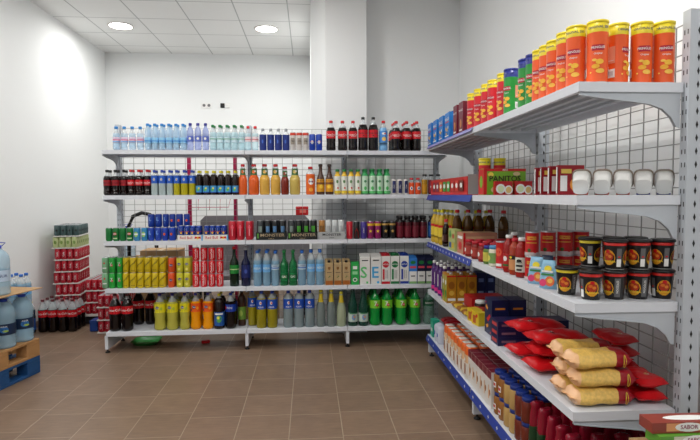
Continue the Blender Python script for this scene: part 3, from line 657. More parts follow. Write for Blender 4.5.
MT = lambda c, tc_: tray('can_tray', w2, 4*kr2+.02, .07, c, (T_('MONSTER', .038, tc_, .01, .008, 0, 1.3), T_('ENERGY', .014, tc_, .0, -.024), ('rect', -.13, -.02, -.115, .025, col(90, 150, 60))))
mtk = MT(BKT, col(170, 150, 120))
can_tray(256, 286.5, 2, mtk, [(k_mongr, 'graphite energy can'), (k_monb, 'black energy can with blue claw'), (k_monb, 'black energy can with blue claw'), (k_monb, 'black energy can with blue claw')], 4*kr2+.02, 'left black tray', None, 'black cardboard can tray with tan lettering, left one', 1, 0)
can_tray(287.3, 317.8, 2, mtk, [(k_mongr, 'graphite energy can'), (k_mong, 'black energy can with green claw'), (k_mong, 'black energy can with green claw'), (k_mong, 'black energy can with green claw')], 4*kr2+.02, 'right black tray', None, 'black cardboard can tray with tan lettering, right one', 1, 0)
w3 = XU(345, 4.94, 1.03)-XU(318.5, 4.94, 1.03); kr2 = (w3-.008)/4/2-.0003
k_monw, k_mongold = mon('energy_white', (200, 205, 205), col(150, 155, 158)), mon('energy_gold', (170, 120, 60), BLACK)
can_tray(318.5, 345, 2, tray('can_tray', w3, 4*kr2+.02, .07, mat('tray_grey', (165, 168, 168), .5), (T_('MONSTER', .03, BLACK, .0, .008, 0, 1.3), T_('ENERGY', .012, BLACK, 0, -.02))),
         [(k_mongold, 'gold energy can')]+[(k_monw, 'white energy can')]*3, 4*kr2+.02, 'grey tray', None, 'grey cardboard can tray with black lettering on third shelf', 1, 0)
brow(k_cred50, [349.5], 2, 'tall slim red can', .031)
brow(k_blkred, [356.6], 2, 'black can with red flame', .031)
brow(k_violet, [363.6], 2, 'violet can with white lettering', .031)
brow(k_purp, [370.6, 377.8], 2, 'purple can with yellow star', .031, rows=2)
brow(k_blkgold, [385, 392.2], 2, 'black can with gold star', .031, rows=2)
brow(k_dred, [400, 407.8, 415.6, 423.4], 2, 'dark red bottle with black top', .036, rows=2)
brow(k_dblue, [431.5], 2, 'dark blue bottle with black top', .036)
# fourth shelf
def tiers(kind, us, r, desc, h, nt, rows=2, back=.025, pitch=None):
    for t in range(nt):
        nm = ['lower', 'upper', 'topmost'][t] if nt > 1 else ''
        brow(kind, us, 3, desc, r, where=('%s tier, back rack fourth shelf' % nm) if nm else None, rows=rows, back=back, dz=t*(h+.0006), pitch=pitch, jit=.12)
tiers(k_pgcan, [105.5], .0325, 'pale green can', .142, 2)
tiers(k_7can, [112.4, 119.2], .0325, 'green lime soda can', .142, 2)
tiers(k_ycan, [126, 132.8, 139.6, 146.4, 153.2, 160], .0325, 'yellow tonic can', .142, 2)
tiers(k_orcan, [171.5], .031, 'orange soda can', .138, 2)
tiers(k_lycan, [180, 187.4], .0325, 'pale yellow soda can', .138, 2)
tiers(k_colacan, [196, 204, 212, 220], .0325, 'red cola can', .122, 3, rows=1)
brow(k_greenwine, [234.5], 3, 'tall dark green bottle with green label', .044, back=.03)
brow(k_bluewine, [246], 3, 'tall dark blue bottle with grey cap', .044, back=.03)
brow(k_w15, [257.6, 266.4], 3, 'large water bottle with sky label', .042, rows=3)
brow(k_w15b, [275.4], 3, 'large water bottle with pale label, left of green bottles', .042, rows=2, back=.015)
brow(k_spark, [284.2, 293], 3, 'green sparkling water bottle', .041, rows=2)
brow(k_w15b, [302], 3, 'large water bottle with pale label, right of green bottles', .042, rows=2)
brow(k_w15, [311, 320], 3, 'large water bottle beside the beige cartons', .042, rows=2)
brow(k_beige, [329, 337.6, 346.2], 3, 'beige drink carton with black cap', .04, rows=2, back=.015, jit=.04)
brow(k_greenc, [354.8], 3, 'short green carton', .04, back=.015, jit=.03)
brow(k_sc, [364.6], 3, 'large white carton with green letter S', .05, back=.012, jit=.03)
brow(k_ec, [375.3], 3, 'large white carton with blue letter E', .05, back=.012, jit=.03)
brow(k_rc, [385.2], 3, 'white milk carton with red disc', .043, back=.012, jit=.03, rows=2)
brow(k_gc, [394.4], 3, 'white milk carton with green disc', .043, back=.012, jit=.03, rows=2)
brow(k_nc, [403.6], 3, 'white milk carton with blue disc', .043, back=.012, jit=.03, rows=2)
brow(k_lacb, [412.2], 3, 'sky blue and white milk carton', .04, back=.012, jit=.03, rows=2)
brow(k_lacn, [420.6, 429], 3, 'midnight blue and white milk carton', .04, back=.012, jit=.03, rows=2)
# bottom shelf
brow(k_cola2, [115.5, 127.2], 4, 'large cola bottle at the shelf front', .054, back=.02)
brow(k_cola2, [127, 139, 151], 4, 'large cola bottle standing at the back', .054, back=.26)
brow(k_fl, [160.3, 172.2, 184.1], 4, 'large lemon soda bottle', .056, rows=3)
brow(k_fo, [196, 207.9], 4, 'large orange soda bottle', .056, rows=2)
brow(k_tea2, [219.4], 4, 'large dark tea bottle with yellow cap', .054, rows=2)
brow(k_pep2, [231], 4, 'large cola bottle with blue label', .054, rows=2)
brow(k_brown2, [242], 4, 'brown bottle with olive label set back', .046, back=.12)
brow(k_aqy, [252.6], 4, 'yellow sports drink bottle set back at the left', .05, back=.12)
brow(k_aqy, [261.5, 272.3], 4, 'tall yellow sports drink bottle', .05, rows=2)
brow(k_aqg, [288.4, 299.1, 309.8], 4, 'tall pale sports drink bottle', .05, rows=2)
brow(k_yfrink, [321, 331.3], 4, 'grey lemonade bottle with yellow neck sleeve', .042, rows=2)
brow(k_yfrink2, [341.2], 4, 'cloudy lemonade bottle with yellow neck sleeve', .045)
brow(k_casera, [352.8, 363.4], 4, 'dark green soda bottle with white label', .048, back=.02)
brow(k_7up, [375, 387, 401, 415], 4, 'large green soda bottle with lime label', .055, rows=3, pitch=.114)
brow(k_clear2, [428.5], 4, 'large clear soda bottle with dark green label', .055)

# ================================================================== PRODUCTS ON THE RIGHT RACK
FR = RZ-PI/2                    # facing the aisle
def rput(kind, a, b, lv, label, grp=None, rz=FR, dz=0, rot=None):
    x, y = RP(a, b)
    return kind.put((x, y, RLV[lv]+.0012+dz), label, grp, rz=rz, rot=rot)
def rrow(kind, us, lv, desc, r, b=None, where=None, rows=1, pitch=None, dz=0, rz=FR, jit=.15, half=None):
    """a row along the right rack, far to near; us = image columns of the centres"""
    b = (r+.016) if b is None else b; z = RLV[lv]; half = half or r
    where = where or 'right rack %s shelf' % LVN[lv]
    us = sorted(us, reverse=True); aa = [AU(u, b, z+.08+dz) for u in us]
    for i in range(1, len(aa)): aa[i] = max(aa[i], aa[i-1]+2*half+.001)
    aa = aa[::-1]; n = len(aa); pitch = pitch or 2*r+.003
    for k in range(rows):
        for i, a in enumerate(aa):
            pl = [] if n == 1 else [('%s from far end' % ORD[i]) if i else 'farthest']
            if rows > 1: pl.append(['front row', 'second row', 'third row', 'fourth row'][k])
            lab = desc+(', '+', '.join(pl) if pl else '')+', '+where
            rput(kind, a, b+k*pitch, lv, lab, desc+' row on the '+where if n*rows > 1 else None, rz+random.uniform(-jit, jit), dz)
# --- crisp tubes
def crisp(nm, body, lid, word=WHITE):
    L = mat(*lid)
    art = (('rect', -.022, .008, .022, .030, mat('logo_red', (176, 20, 50), .4)), T_('PRINGLES', .0125, WHITE, 0, .019, 0, .95), T_('Original', .009, WHITE, 0, -.004),
           ('disc', .006, -.035, .014, .010, col(245, 190, 60)), ('disc', -.008, -.052, .014, .009, col(240, 175, 50)), ('disc', .008, -.07, .015, .009, col(245, 195, 80)),
           ('disc', -.012, -.028, .008, .005, col(245, 200, 80)),            ('disc', -.024, -.075, .003, .003, col(250, 210, 90)))
    h = .24; r = .039
    b = MB().lathe([(r, 0), (r, .004), (r*.985, .006), (r*.985, h-.046), (r*.985, h-.004)], [SILVER, SILVER, mat(*body), L], 20)
    c = MB().lathe([(r*1.01, h-.010), (r*1.03, h-.008), (r*1.03, h-.001), (r*.97, h)], mat(lid[0]+'_lid', lid[1], .35), 20)
    pm = MB().print(art, onCyl(r*.985, 0, h/2-.004)); lp = MB().print((T_('ORIGINAL 200', .013, BLUEB, 0, 0),), onCyl(r*.985, 0, h-.028))
    PN = mat('tube_panel', (232, 150, 120), .4)
    sp = [MB().print((('rect', q-.017, -.03, q+.017, .035, PN), ('rect', q-.012, -.02, q+.012, -.018, WHITE)), onCyl(r*.985, 0, h/2-.004)) for q in (.066, -.066)]
    sw = [MB().print((('rect', q-.017, -.085, q+.017, -.052, WHITE), ('rect', q-.01, -.078, q+.01, -.06, col(190, 190, 190))), onCyl(r*.985, 0, h/2-.004)) for q in (.066, -.066)]
    return Kind('crisp_tube', 'crisps', [('tube_body', b), ('lid', c), ('print', pm, 0), ('weight_print', lp, 0)]+[('text_panel', q, 0) for q in sp]+[('barcode_panel', q, 0) for q in sw])
YL, BL = ('tube_yellow', (226, 205, 40), .35), ('tube_blue_lid', (34, 46, 130), .35)
k_por = crisp('o', ('tube_orange', (232, 88, 26), .4), YL); k_pred = crisp('r', ('tube_red', (204, 24, 40), .4), YL); k_pgr = crisp('g', ('tube_green', (30, 140, 50), .4), BL)
k_bluebox = carton('snack_box', .15, .07, .2, mat('snack_blue', (30, 120, 200), .4), (T_('PRINGLES', .03, WHITE, 0, .05), ('rect', -.06, .025, .06, .032, RED), ('disc', -.03, -.02, .014, .014, col(245, 200, 60)), ('disc', .01, -.03, .014, .014, col(245, 200, 60)), ('disc', .04, -.015, .012, .012, WHITE), ('rect', -.06, -.08, .06, -.072, WHITE), ('disc', -.01, -.06, .014, .008, col(245, 200, 60))), None, 0, (), 'box')
k_bluebox.parts[1][1].name  # print mesh
k_dbluetube = crisp('b', ('tube_dark_blue', (24, 50, 120), .4), BL)
k_marbox = carton('snack_box', .1, .06, .215, mat('snack_maroon', (112, 28, 48), .4), (T_('PRINGLES', .02, WHITE, 0, .05), ('disc', 0, -.04, .02, .03, col(200, 130, 60)), ('rect', -.03, -.09, .03, -.08, WHITE)), None, 0, (), 'box')
rrow(k_bluebox, [433.5, 439, 445, 451.5], 0, 'blue snack box with white lettering', .035, half=.076, jit=.03)
rrow(k_dbluetube, [456], 0, 'dark blue snack tube behind the maroon boxes', .0375, b=.13)
rrow(k_marbox, [459, 465], 0, 'maroon snack box', .03, half=.051, jit=.04)
TOW = -.95
def tubes(kind, us, desc, rz=TOW): rrow(kind, us, 0, desc, .0375, rz=rz, jit=.25)
tubes(k_pred, [473, 480, 487.3, 494, 504], 'red crisp tube with yellow lid')
tubes(k_pgr, [511, 526, 533], 'green crisp tube with blue lid')
tubes(k_por, [540, 547, 554.5], 'orange crisp tube with yellow lid')
a_ = AU(575.5, .05, 1.98)
rput(k_por, a_+.083, .05, 0, 'orange crisp tube just behind the corner tube on top shelf', 'orange crisp tubes at the near end', TOW)
for i, nm in enumerate(['at the aisle corner', 'second from the aisle', 'in the middle', 'second from the post', 'beside the post']):
    rput(k_por, a_ if i == 0 else 1.992+(.0, .0, .03, .01, .0)[i], .052 if i == 0 else (.104 if i == 1 else .036+.0835*i), 0, 'orange crisp tube %s, near end row of top shelf' % nm, 'orange crisp tubes at the near end', (-.75, -.45, .5, -.25, -.3)[i])
# --- second shelf
def disp(name, L, d, h, m, art, inner):
    mb = MB(); t = .004
    mb.box(-L/2, L/2, -d/2, d/2, 0, t, m); mb.box(-L/2, L/2, -d/2, -d/2+t, t, h, m); mb.box(-L/2, L/2, d/2-t, d/2, t, h*1.15, m)
    mb.box(-L/2, -L/2+t, -d/2+t, d/2-t, t, h*1.1, inner); mb.box(L/2-t, L/2, -d/2+t, d/2-t, t, h*1.1, inner)
    return Kind(name, 'display box', [('box_body', mb), ('print', MB().print(art, onFront(-d/2, 0, h/2)), 0)])
pk = [(-.5, (120, 30, 50)), (-.3, (130, 40, 70)), (-.1, (220, 120, 30)), (.1, (60, 160, 60)), (.3, (70, 170, 70)), (.5, (200, 40, 40)), (.7, (210, 50, 40)), (.9, (120, 40, 30))]
dart = [('rect', -.555, -.056, .555, -.04, RED)]
for q, c in pk: 
    X0 = (q-.2)*.62*1.0
    dart += [('rect', X0-.045, -.036, X0+.045, .04, col(*c)), ('disc', X0, .005, .03, .018, WHITE)]
k_disp = disp('display_box', 1.12, .2, .125, mat('display_red', (190, 30, 30), .45), tuple(dart), mat('display_grey', (150, 150, 150), .5))
rput(k_disp, 4.015, .12, 1, 'long red display box of snack sachets at the far end of second shelf', rz=FR)
k_redbox = carton('food_box', .13, .06, .17, mat('box_red', (176, 24, 30), .4), (('disc', 0, 0, .03, .03, col(225, 170, 90)), ('rect', -.05, .05, .05, .07, col(235, 200, 80))), None, 0, (), 'box')
for i in range(2): rput(k_redbox, 3.72+.14*i, .285, 1, ('nearer' if i == 0 else 'farther')+' red food box standing behind the display box', 'red food boxes behind the display box', rz=FR)
k_green = carton('snack_carton', .27, .10, .165, mat('box_leaf_green', (120, 175, 40), .4),
    (('rect', -.135, .066, .135, .082, RED), ('rect', -.135, -.08, -.115, .082, RED), ('disc', -.09, .045, .018, .016, col(235, 210, 80)), ('disc', .075, .05, .024, .012, col(225, 200, 150)), T_('PANITOS', .05, mat('dark_brown_print', (50, 30, 20), .5), .0, .018), ('disc', .06, -.04, .03, .022, col(225, 200, 150)), ('disc', -.06, -.05, .03, .02, col(225, 200, 150)), T_('MINI', .016, WHITE, .0, .074)), None, 0, (('rect', -.05, -.08, .05, .08, RED), ('disc', 0, 0, .03, .04, col(120, 175, 40))), 'box')
rput(k_green, 3.30, .20, 1, 'bright green snack carton with red edges on second shelf', rz=RZ)
k_egg = carton('noodle_box', .11, .035, .085, mat('box_red', (176, 24, 30), .4), (('disc', -.02, -.005, .03, .03, WHITE), ('disc', .03, -.012, .026, .028, WHITE), ('disc', .03, -.012, .018, .02, col(225, 190, 120)), ('disc', -.02, -.005, .02, .02, col(215, 225, 180))), None, 0, (), 'box')
for i in range(2): rput(k_egg, 3.20, .17+.125*i, 1, ('aisle side' if i == 0 else 'wall side')+' small red noodle box in front of the green carton', 'small noodle boxes', rz=RZ)
for i in range(2): rput(k_pred, 3.405, .12+.10*i, 1, ('left' if i == 0 else 'right')+' red crisp tube behind the green carton on second shelf', 'red tubes on the second shelf', TOW+.4)
k_paella = carton('rice_box', .03, .12, .13, mat('box_dark_red', (150, 24, 34), .4), (), None, 0, (('rect', -.055, -.06, .055, .062, mat('box_dark_red', (150, 24, 34), .4)), ('disc', 0, .0, .034, .034, col(225, 160, 60)), ('rect', -.05, .045, .05, .06, WHITE)), 'box')
k_rbx = carton('rice_box', .15, .03, .135, mat('box_dark_red', (150, 24, 34), .4), (('disc', .03, -.02, .038, .034, col(232, 150, 60)), ('disc', .03, -.02, .028, .024, col(240, 200, 120)), ('rect', -.06, .03, .0, .05, col(230, 200, 90)), ('rect', -.065, -.05, -.025, .02, WHITE)), None, 0, (('rect', -.012, -.06, .0, .06, WHITE), ('rect', .004, -.06, .012, .06, BLACK)), 'box')
for i, (a, b, rz) in enumerate([(2.56, .165, RZ), (2.49, .165, RZ-.08), (2.41, .165, RZ+.05), (2.33, .17, RZ)]):
    rput(k_rbx, a, b, 1, ['farthest', 'second', 'third', 'nearest'][i]+' upright dark red rice box left of the white tubs', 'dark red rice boxes', rz=rz)
TUBW = mat('tub_white', (225, 225, 222), .3); TUBR = mat('tub_rim', (128, 116, 104), .35)
def tub(nm, c):
    q = dict(sq=3.6, sx=.82)
    m = MB().lathe([(.032, 0), (.035, .003), (.040, .058)], TUBW, 28, **q)
    rim = MB().lathe([(.040, .057), (.0448, .058), (.0448, .063), (.040, .063)], TUBR, 28, **q)
    lid = MB().lathe([(.0435, .0632), (.0435, .066), (.03, .067)], mat(nm, c, .4), 28, **q)
    sl = MB().box(-.024, .024, .0415, .0440, .012, .056, mat(nm, c, .4))
    return Kind('food_tub', 'tub', [('tub_body', m), ('rim', rim), ('lid', lid), ('sleeve', sl)])
k_tubr, k_tubb = tub('tub_lid_red', (200, 90, 70)), tub('tub_lid_blue', (40, 60, 150))
for i in range(5):
    m_ = Matrix.Rotation(-.6, 3, 'Z') @ Matrix.Rotation(math.radians(-58), 3, 'X')
    e = m_.to_euler()
    kk = k_tubr if i < 3 else k_tubb
    low = -min((m_ @ v.co).z for p in kk.parts for v in p[1].vertices)
    rput(kk, 1.985, .042+.0848*i, 1, '%s white plastic tub on its side with %s lid, second shelf near end' % (['leftmost', 'second', 'middle', 'fourth', 'rightmost'][i], 'reddish' if i < 3 else 'blue'), 'white tubs lying on their side', dz=low, rot=e)
# --- third shelf
OIL = mat('sunflower_oil', (206, 170, 50), .12, alpha=.92); OIL2 = mat('dark_oil', (86, 56, 20), .12, alpha=.95); SOY = mat('soy_sauce', (34, 14, 10), .12)
k_oil = bottle('oil_bottle', .037, .29, OIL, mat('yellow_cap', (215, 205, 40), .4), mat('oil_label', (228, 200, 60), .4), (.25, .6), 'pet', fill=.9, waist=.03, art=(('rect', -.1, .03, .1, .05, RED),))
k_oild = bottle('oil_bottle', .039, .30, OIL2, mat('red_cap', (205, 35, 45), .4), mat('oil_dark_label', (70, 40, 20), .4), (.25, .55), 'pet', fill=.9)
k_soy = bottle('sauce_bottle', .03, .22, SOY, mat('red_cap', (205, 35, 45), .4), mat('soy_label', (60, 20, 20), .4), (.2, .5), 'pet', fill=.9, art=(('rect', -.02, -.02, .02, .02, col(150, 120, 90)),))
rrow(k_oil, [435, 438.6, 442.4], 2, 'yellow oil bottle with yellow cap', .037, rows=2)
rrow(k_soy, [446], 2, 'dark soy sauce bottle with red cap', .03, b=.05)
for i in range(5): rput(k_oild, 4.0-.02*i, .1+.0*i+.079*i if i < 4 else .375, 2, '%s dark oil bottle with red cap behind the food boxes' % ['leftmost', 'second', 'third', 'fourth', 'rightmost'][i], 'dark oil bottles') if i < 4 else None
for i in range(4): rput(k_oil, 4.1, .12+.08*i, 2, '%s yellow-capped oil bottle behind the dark oil' % ['leftmost', 'second', 'third', 'rightmost'][i], 'yellow oil bottles behind')
rput(k_oild, 3.75, .375, 2, 'dark oil bottle with red cap standing alone at the mesh')
k_colbox = carton('food_box', .18, .05, .16, mat('box_pale_green', (180, 190, 120), .45), (('disc', -.04, .04, .03, .03, col(60, 150, 70)), ('rect', -.07, -.06, -.01, -.02, col(40, 80, 170)), ('rect', .01, -.06, .07, -.02, col(220, 190, 60)), ('disc', .05, .03, .02, .02, RED)), None, 0, (('rect', -.02, -.07, .02, .07, col(200, 150, 100)),), 'box')
rput(k_colbox, 3.86, .045, 2, 'pale green food box with coloured squares on third shelf')
k_salm = carton('noodle_box', .24, .16, .15, mat('box_salmon', (186, 128, 104), .5), (('rect', -.12, -.075, -.105, .075, RED), ('rect', -.1, .03, .1, .05, col(210, 170, 130)), ('disc', -.06, -.02, .02, .03, RED)), None, 0, (('disc', 0, -.02, .04, .03, RED), ('rect', -.06, .03, .06, .05, WHITE)), 'box', top=mat('box_tan', (170, 130, 96), .5))
rput(k_salm, 3.66, .15, 2, 'salmon coloured noodle carton on third shelf', rz=RZ)
def jar(nm, r, h, c, lid, lab=None, art=(), name='food_jar'):
    b = MB().lathe([(r*.92, 0), (r, .006), (r, h*.76), (r*.86, h*.84), (r*.84, h*.85)], mat(nm, c, .2), 14)
    l = MB().lathe([(r*.9, h*.83), (r*.9, h*.985), (r*.82, h)], lid, 14)
    ps = [('jar_body', b), ('lid', l)]
    if lab: ps.append(('label', MB().lathe([(r+.001, h*.15), (r+.001, h*.65)], lab, 16, close=False)))
    if art: ps.append(('print', MB().print(art, onCyl(r+.0012, 0, h*.4)), 2 if lab else 0))
    return Kind(name, 'jar', ps)
REDLID = mat('red_lid', (186, 24, 44), .35); BLUELID = mat('blue_lid', (24, 50, 130), .35); WLID = mat('white_lid', (230, 230, 228), .35)
k_tomj = jar('tomato_sauce', .034, .115, (130, 26, 16), REDLID, mat('tomato_label', (170, 60, 50), .4), (('disc', 0, 0, .014, .014, WHITE),))
rrow(k_tomj, [470, 476.5, 483.5], 2, 'tomato sauce jar with red lid', .034, rows=4)
k_olj = jar('olive_jar', .034, .11, (90, 120, 50), mat('navy_cap', (44, 44, 140), .4), mat('olive_jar_label', (200, 190, 80), .4))
k_mayo = jar('mayo_white', .036, .12, (222, 218, 196), mat('sky_lid', (80, 150, 200), .35), mat('mayo_label', (120, 160, 90), .4), (('disc', 0, 0, .02, .016, col(230, 220, 100)),))
rrow(k_olj, [489], 2, 'green olive jar with navy lid', .034)
rrow(k_mayo, [495], 2, 'white mayonnaise jar with light blue lid', .036)
k_tomt = tincan('food_can', .037, .155, mat('tin_red', (196, 26, 30), .35), (('disc', 0, .02, .02, .025, col(225, 90, 60)), ('rect', -.02, -.06, .02, -.045, WHITE), ('disc', .04, .05, .006, .006, WHITE)))
rrow(k_tomt, [502.5], 2, 'tall plain red food can left of the ketchup', .037, rz=TOW)
def ketch(nm, c, cap, lab, art, h=.2, r=.031): return bottle('sauce_bottle', r, h, mat(nm, c, .2), cap, lab, (.15, .55), 'straight', capr=.017, fill=1.1, empty_m=mat(nm, c, .2), art=art)
k_ket = ketch('ketchup', (150, 20, 16), WLID, mat('ketchup_label', (180, 30, 30), .4), (('disc', 0, .01, .012, .014, WHITE), ('rect', -.02, -.03, .02, -.02, col(50, 110, 50))))
k_ket2 = ketch('brava_sauce', (160, 50, 20), REDLID, mat('brava_label', (200, 140, 90), .4), (('rect', -.1, .02, .1, .04, BLACK), ('disc', -.01, .03, .008, .006, col(240, 210, 40))), .19)
k_ket3 = ketch('chili_sauce', (150, 24, 18), WLID, mat('chili_label', (215, 218, 205), .4), (('disc', 0, .02, .014, .008, BLACK), ('rect', -.018, -.01, .018, .0, BLACK), ('rect', -.014, -.03, .014, -.02, BLACK), T_('SALSA', .012, BLACK, 0, .012)))
rrow(k_ket, [509], 2, 'ketchup bottle with square white cap', .031, rz=TOW)
rrow(k_ket2, [515.2], 2, 'orange red sauce bottle with red lid', .031, rz=TOW)
rrow(k_ket3, [521.8], 2, 'red sauce bottle with white label', .031, rz=TOW)
rput(k_ket3, AU(514, .15, 1.1), .15, 2, 'white-capped sauce bottle in the row behind the labelled one', rz=TOW)
k_tin = tincan('food_can', .0375, .118, mat('tin_red', (196, 26, 30), .35), (('rect', -.026, .02, .026, .036, col(225, 170, 60)), T_('TOMATE', .012, RED, 0, .028), ('rect', -.03, .004, .03, .008, col(225, 170, 60)), ('disc', -.012, -.03, .01, .009, col(60, 90, 30)), ('rect', -.1, -.056, .1, -.04, mat('tin_pale_band', (205, 190, 190), .4)), ('disc', .02, -.034, .009, .009, RED)))
tinpos = [(AU(q, bb, 1.2), bb) for q, bb in ((532, .06), (548, .155), (565, .245), (581, .33))]
for i, (a, b) in enumerate(tinpos):
    for t in range(2):
        rput(k_tin, a, b, 2, '%s red food can in the %s tier behind the noodle cups' % (['aisle side', 'second', 'third', 'wall side'][i], ['lower', 'upper'][t]), 'stacked red food cans', rz=-.5, dz=t*.1186)
def pouch(nm, c, art, w_=.085, h=.125, d=.045):
    m = MB(); n = 10; vs = []; fs = []
    for j in range(7):
        t = j/6; dd = d*(1-t)**.8/2+.0015; ww = w_/2*(1-.35*t*t)
        for i in range(n):
            a = 2*PI*i/n; vs.append((ww*math.copysign(abs(math.cos(a))**.6, math.cos(a)), dd*math.sin(a), h*t))
    for j in range(6):
        for i in range(n): fs.append((j*n+i, j*n+(i+1) % n, (j+1)*n+(i+1) % n, (j+1)*n+i))
    fs.append(tuple(range(n-1, -1, -1))); fs.append(tuple(6*n+i for i in range(n)))
    m.add(vs, fs, mat(nm, c, .35), True)
    T = lambda a, b, li: (a*(1-.3*(b/h)**2 if b > 0 else 1), -(d*(1-min(.98, max(0, b/h)))**.8/2+.0035+.0005*li), b)
    return Kind('food_pouch', 'pouch', [('pouch_body', m), ('print', MB().print(art, T), 0)])
k_pouch = pouch('pouch_blue', (140, 190, 220), (('disc', 0, .088, .020, .014, col(240, 220, 50)), ('rect', -.03, .058, .03, .066, col(50, 130, 60)), ('disc', .012, .034, .022, .022, col(230, 110, 60)), ('disc', -.018, .026, .016, .016, col(220, 60, 110)), ('disc', .014, .036, .012, .01, col(240, 190, 90)), ('rect', -.028, .072, .028, .08, WHITE)))
rrow(k_pouch, [537, 549], 2, 'pale blue food pouch with yellow badge', .027, half=.04, b=.045, rz=-.8, jit=.05)
k_dpouch = pouch('pouch_navy', (30, 44, 70), (('disc', 0, .05, .02, .02, col(150, 90, 50)),))
rput(k_dpouch, AU(548, .11, 1.1)+.03, .12, 2, 'dark navy pouch behind the pale blue pouches', rz=-.5)
def cup(nm, band, bowl, word, side):
    r0, r1, h = .034, .0435, .117
    rf = lambda z: r0+(r1-r0)*max(0, min(1, z/h))
    B = mat('cup_black', (22, 20, 22), .35)
    b = MB().lathe([(r0*.95, 0), (r0, .003), (rf(h-.022), h-.022), (rf(h-.006), h-.006)], [WLID, B, mat(*band)], 22)
    l = MB().lathe([(r1+.0025, h-.010), (r1+.004, h-.008), (r1+.004, h-.001), (r1-.002, h+.002), (r1-.006, h)], B, 22)
    art = (('disc', 0, -.006, .026, .031, col(214, 150, 30)), ('disc', 0, -.002, .019, .018, col(176, 50, 20)), ('disc', -.006, .004, .008, .006, col(214, 110, 40)), ('disc', .007, -.002, .007, .006, col(220, 130, 50)), T_(word, .011, col(240, 210, 60), 0, -.022), ('disc', .0, .018, .008, .006, RED))
    pm = MB().print(art, onCyl(rf, 0, h/2-.004))
    panel = (('rect', -.011, -.04, .011, .034, mat('cup_panel', (96, 96, 98), .5)), T_('NOODLES', .011, WHITE, 0, 0, PI/2))
    p2 = MB().print(panel, onCyl(rf, 1.05, h/2-.004)); p3 = MB().print((('rect', -.009, -.042, .009, .03, mat('cup_panel', (96, 96, 98), .5)), ('rect', -.008, -.042, .008, -.012, WHITE), ('rect', -.004, -.006, .004, .0, RED)), onCyl(rf, -1.1, h/2-.004))
    p4 = MB().print(art, onCyl(rf, -2.15, h/2-.004))
    return Kind('noodle_cup', 'noodle cup', [('cup_body', b), ('lid', l), ('picture_print', pm, 0), ('picture_print', p4, 0), ('text_panel', p2, 0), ('barcode_panel', p3, 0)])
k_cupr, k_cupy = cup('r', ('cup_red_band', (205, 36, 30), .35), None, 'YAKISOBA', 0), cup('y', ('cup_yellow_band', (220, 200, 40), .35), None, 'YAKISOBA', 0)
pos = ['at the aisle corner', 'second from the aisle', 'third from the aisle', 'fourth from the aisle', 'beside the post']
rput(k_cupy, 2.105, .052, 2, 'black noodle cup with yellow rim on the lower tier by the pouches', rz=-.7)
for i in range(4):
    rput(k_cupr, 1.997, .097+.0976*i, 2, 'black noodle cup with red rim, lower tier, '+pos[i if i < 3 else 4], 'black noodle cups, lower tier', rz=(-.35, -1.3, -1.0, -.35)[i])
for i in range(3):
    rput(k_cupr, 1.999, .097+.0976*(i+1)+.001, 2, 'black noodle cup with red rim, upper tier, '+['leftmost', 'middle', 'rightmost'][i], 'black noodle cups, upper tier', rz=(.95, .92, .9)[i], dz=.1205)
for i in range(3):
    for t in range(2):
        rput(k_cupr if (i or t == 0) else k_cupy, 2.105, .150+.0976*i, 2, '%s noodle cup of the second row, %s tier' % (['leftmost', 'middle', 'rightmost'][i], ['lower', 'upper'][t]), 'noodle cups of the second row', rz=.6, dz=t*.1205)
# --- fourth shelf
k_purb = bottle('drink_bottle', .03, .265, mat('purple_bottle', (70, 30, 100), .3), WLID, mat('purple_label', (80, 34, 110), .35), (.1, .8), 'straight', capr=.016, fill=1.1, art=(('rect', -.012, -.03, .012, .07, WHITE), ('rect', -.09, -.09, .09, -.06, mat('pink_band', (215, 50, 140), .4))))
rrow(k_purb, [434.6, 437.8, 441.2, 444.8], 3, 'purple bottle with white cap', .03, rows=4)
k_gold = carton('juice_carton', .075, .07, .225, mat('gold_carton', (186, 126, 24), .4), (('disc', 0, .03, .024, .03, col(150, 90, 20)), ('rect', -.03, -.09, .03, -.07, WHITE), ('rect', -.037, .095, .037, .106, RED), ('disc', 0, -.03, .02, .02, col(225, 180, 70))), SILVER, .012, (('rect', -.03, -.1, .03, .1, col(170, 170, 60)), ('disc', 0, -.04, .024, .03, col(70, 140, 60)), ('disc', 0, .05, .02, .02, WHITE)), 'carton')
for j in range(2):
    for i in range(3): rput(k_gold, 4.02+.075*j, .055+.08*i, 3, 'golden juice carton, %s in the %s row, fourth shelf' % (['aisle side', 'middle', 'wall side'][i], ['near', 'far'][j]), 'golden juice cartons', rz=RZ)
k_navc = carton('juice_carton', .07, .07, .235, mat('navy_carton', (24, 34, 84), .4), (('rect', -.02, .04, .02, .07, col(110, 130, 190)), ('rect', -.02, -.08, .02, -.03, col(140, 160, 200))), None, .01)
for i in range(2): rput(k_navc, 4.06, .30+.078*i, 3, '%s navy carton at the mesh beside golden cartons' % ['left', 'right'][i], 'navy cartons', rz=RZ)
k_ylw = MB()
k_snackbag = Kind('snack_packet', 'packet', [('packet_body', pillow(.12, .09, .035, mat('packet_yellow', (206, 170, 60), .3), 10, 6, 3, band=((-.4, .5, mat('packet_brown', (150, 96, 40), .35)),)))])
for i in range(3): rput(k_snackbag, 3.82-.13*i, .058+.004*(i % 2), 3, 'small yellow snack packet lying at the shelf edge, %s' % ['farthest', 'second', 'third', 'nearest'][i], 'yellow snack packets', rz=FR+.2*(i % 2))
k_choc = jar('choc_spread', .042, .105, (50, 26, 18), WLID, mat('choc_label', (190, 60, 50), .4), (('rect', -.03, -.01, .03, .012, WHITE),), 'spread_jar')
for i in range(3): rput(k_choc, 3.56-.0*i, .15+.09*i, 3, '%s chocolate spread jar with white lid' % ['left', 'middle', 'right'][i], 'chocolate spread jars', rz=TOW)
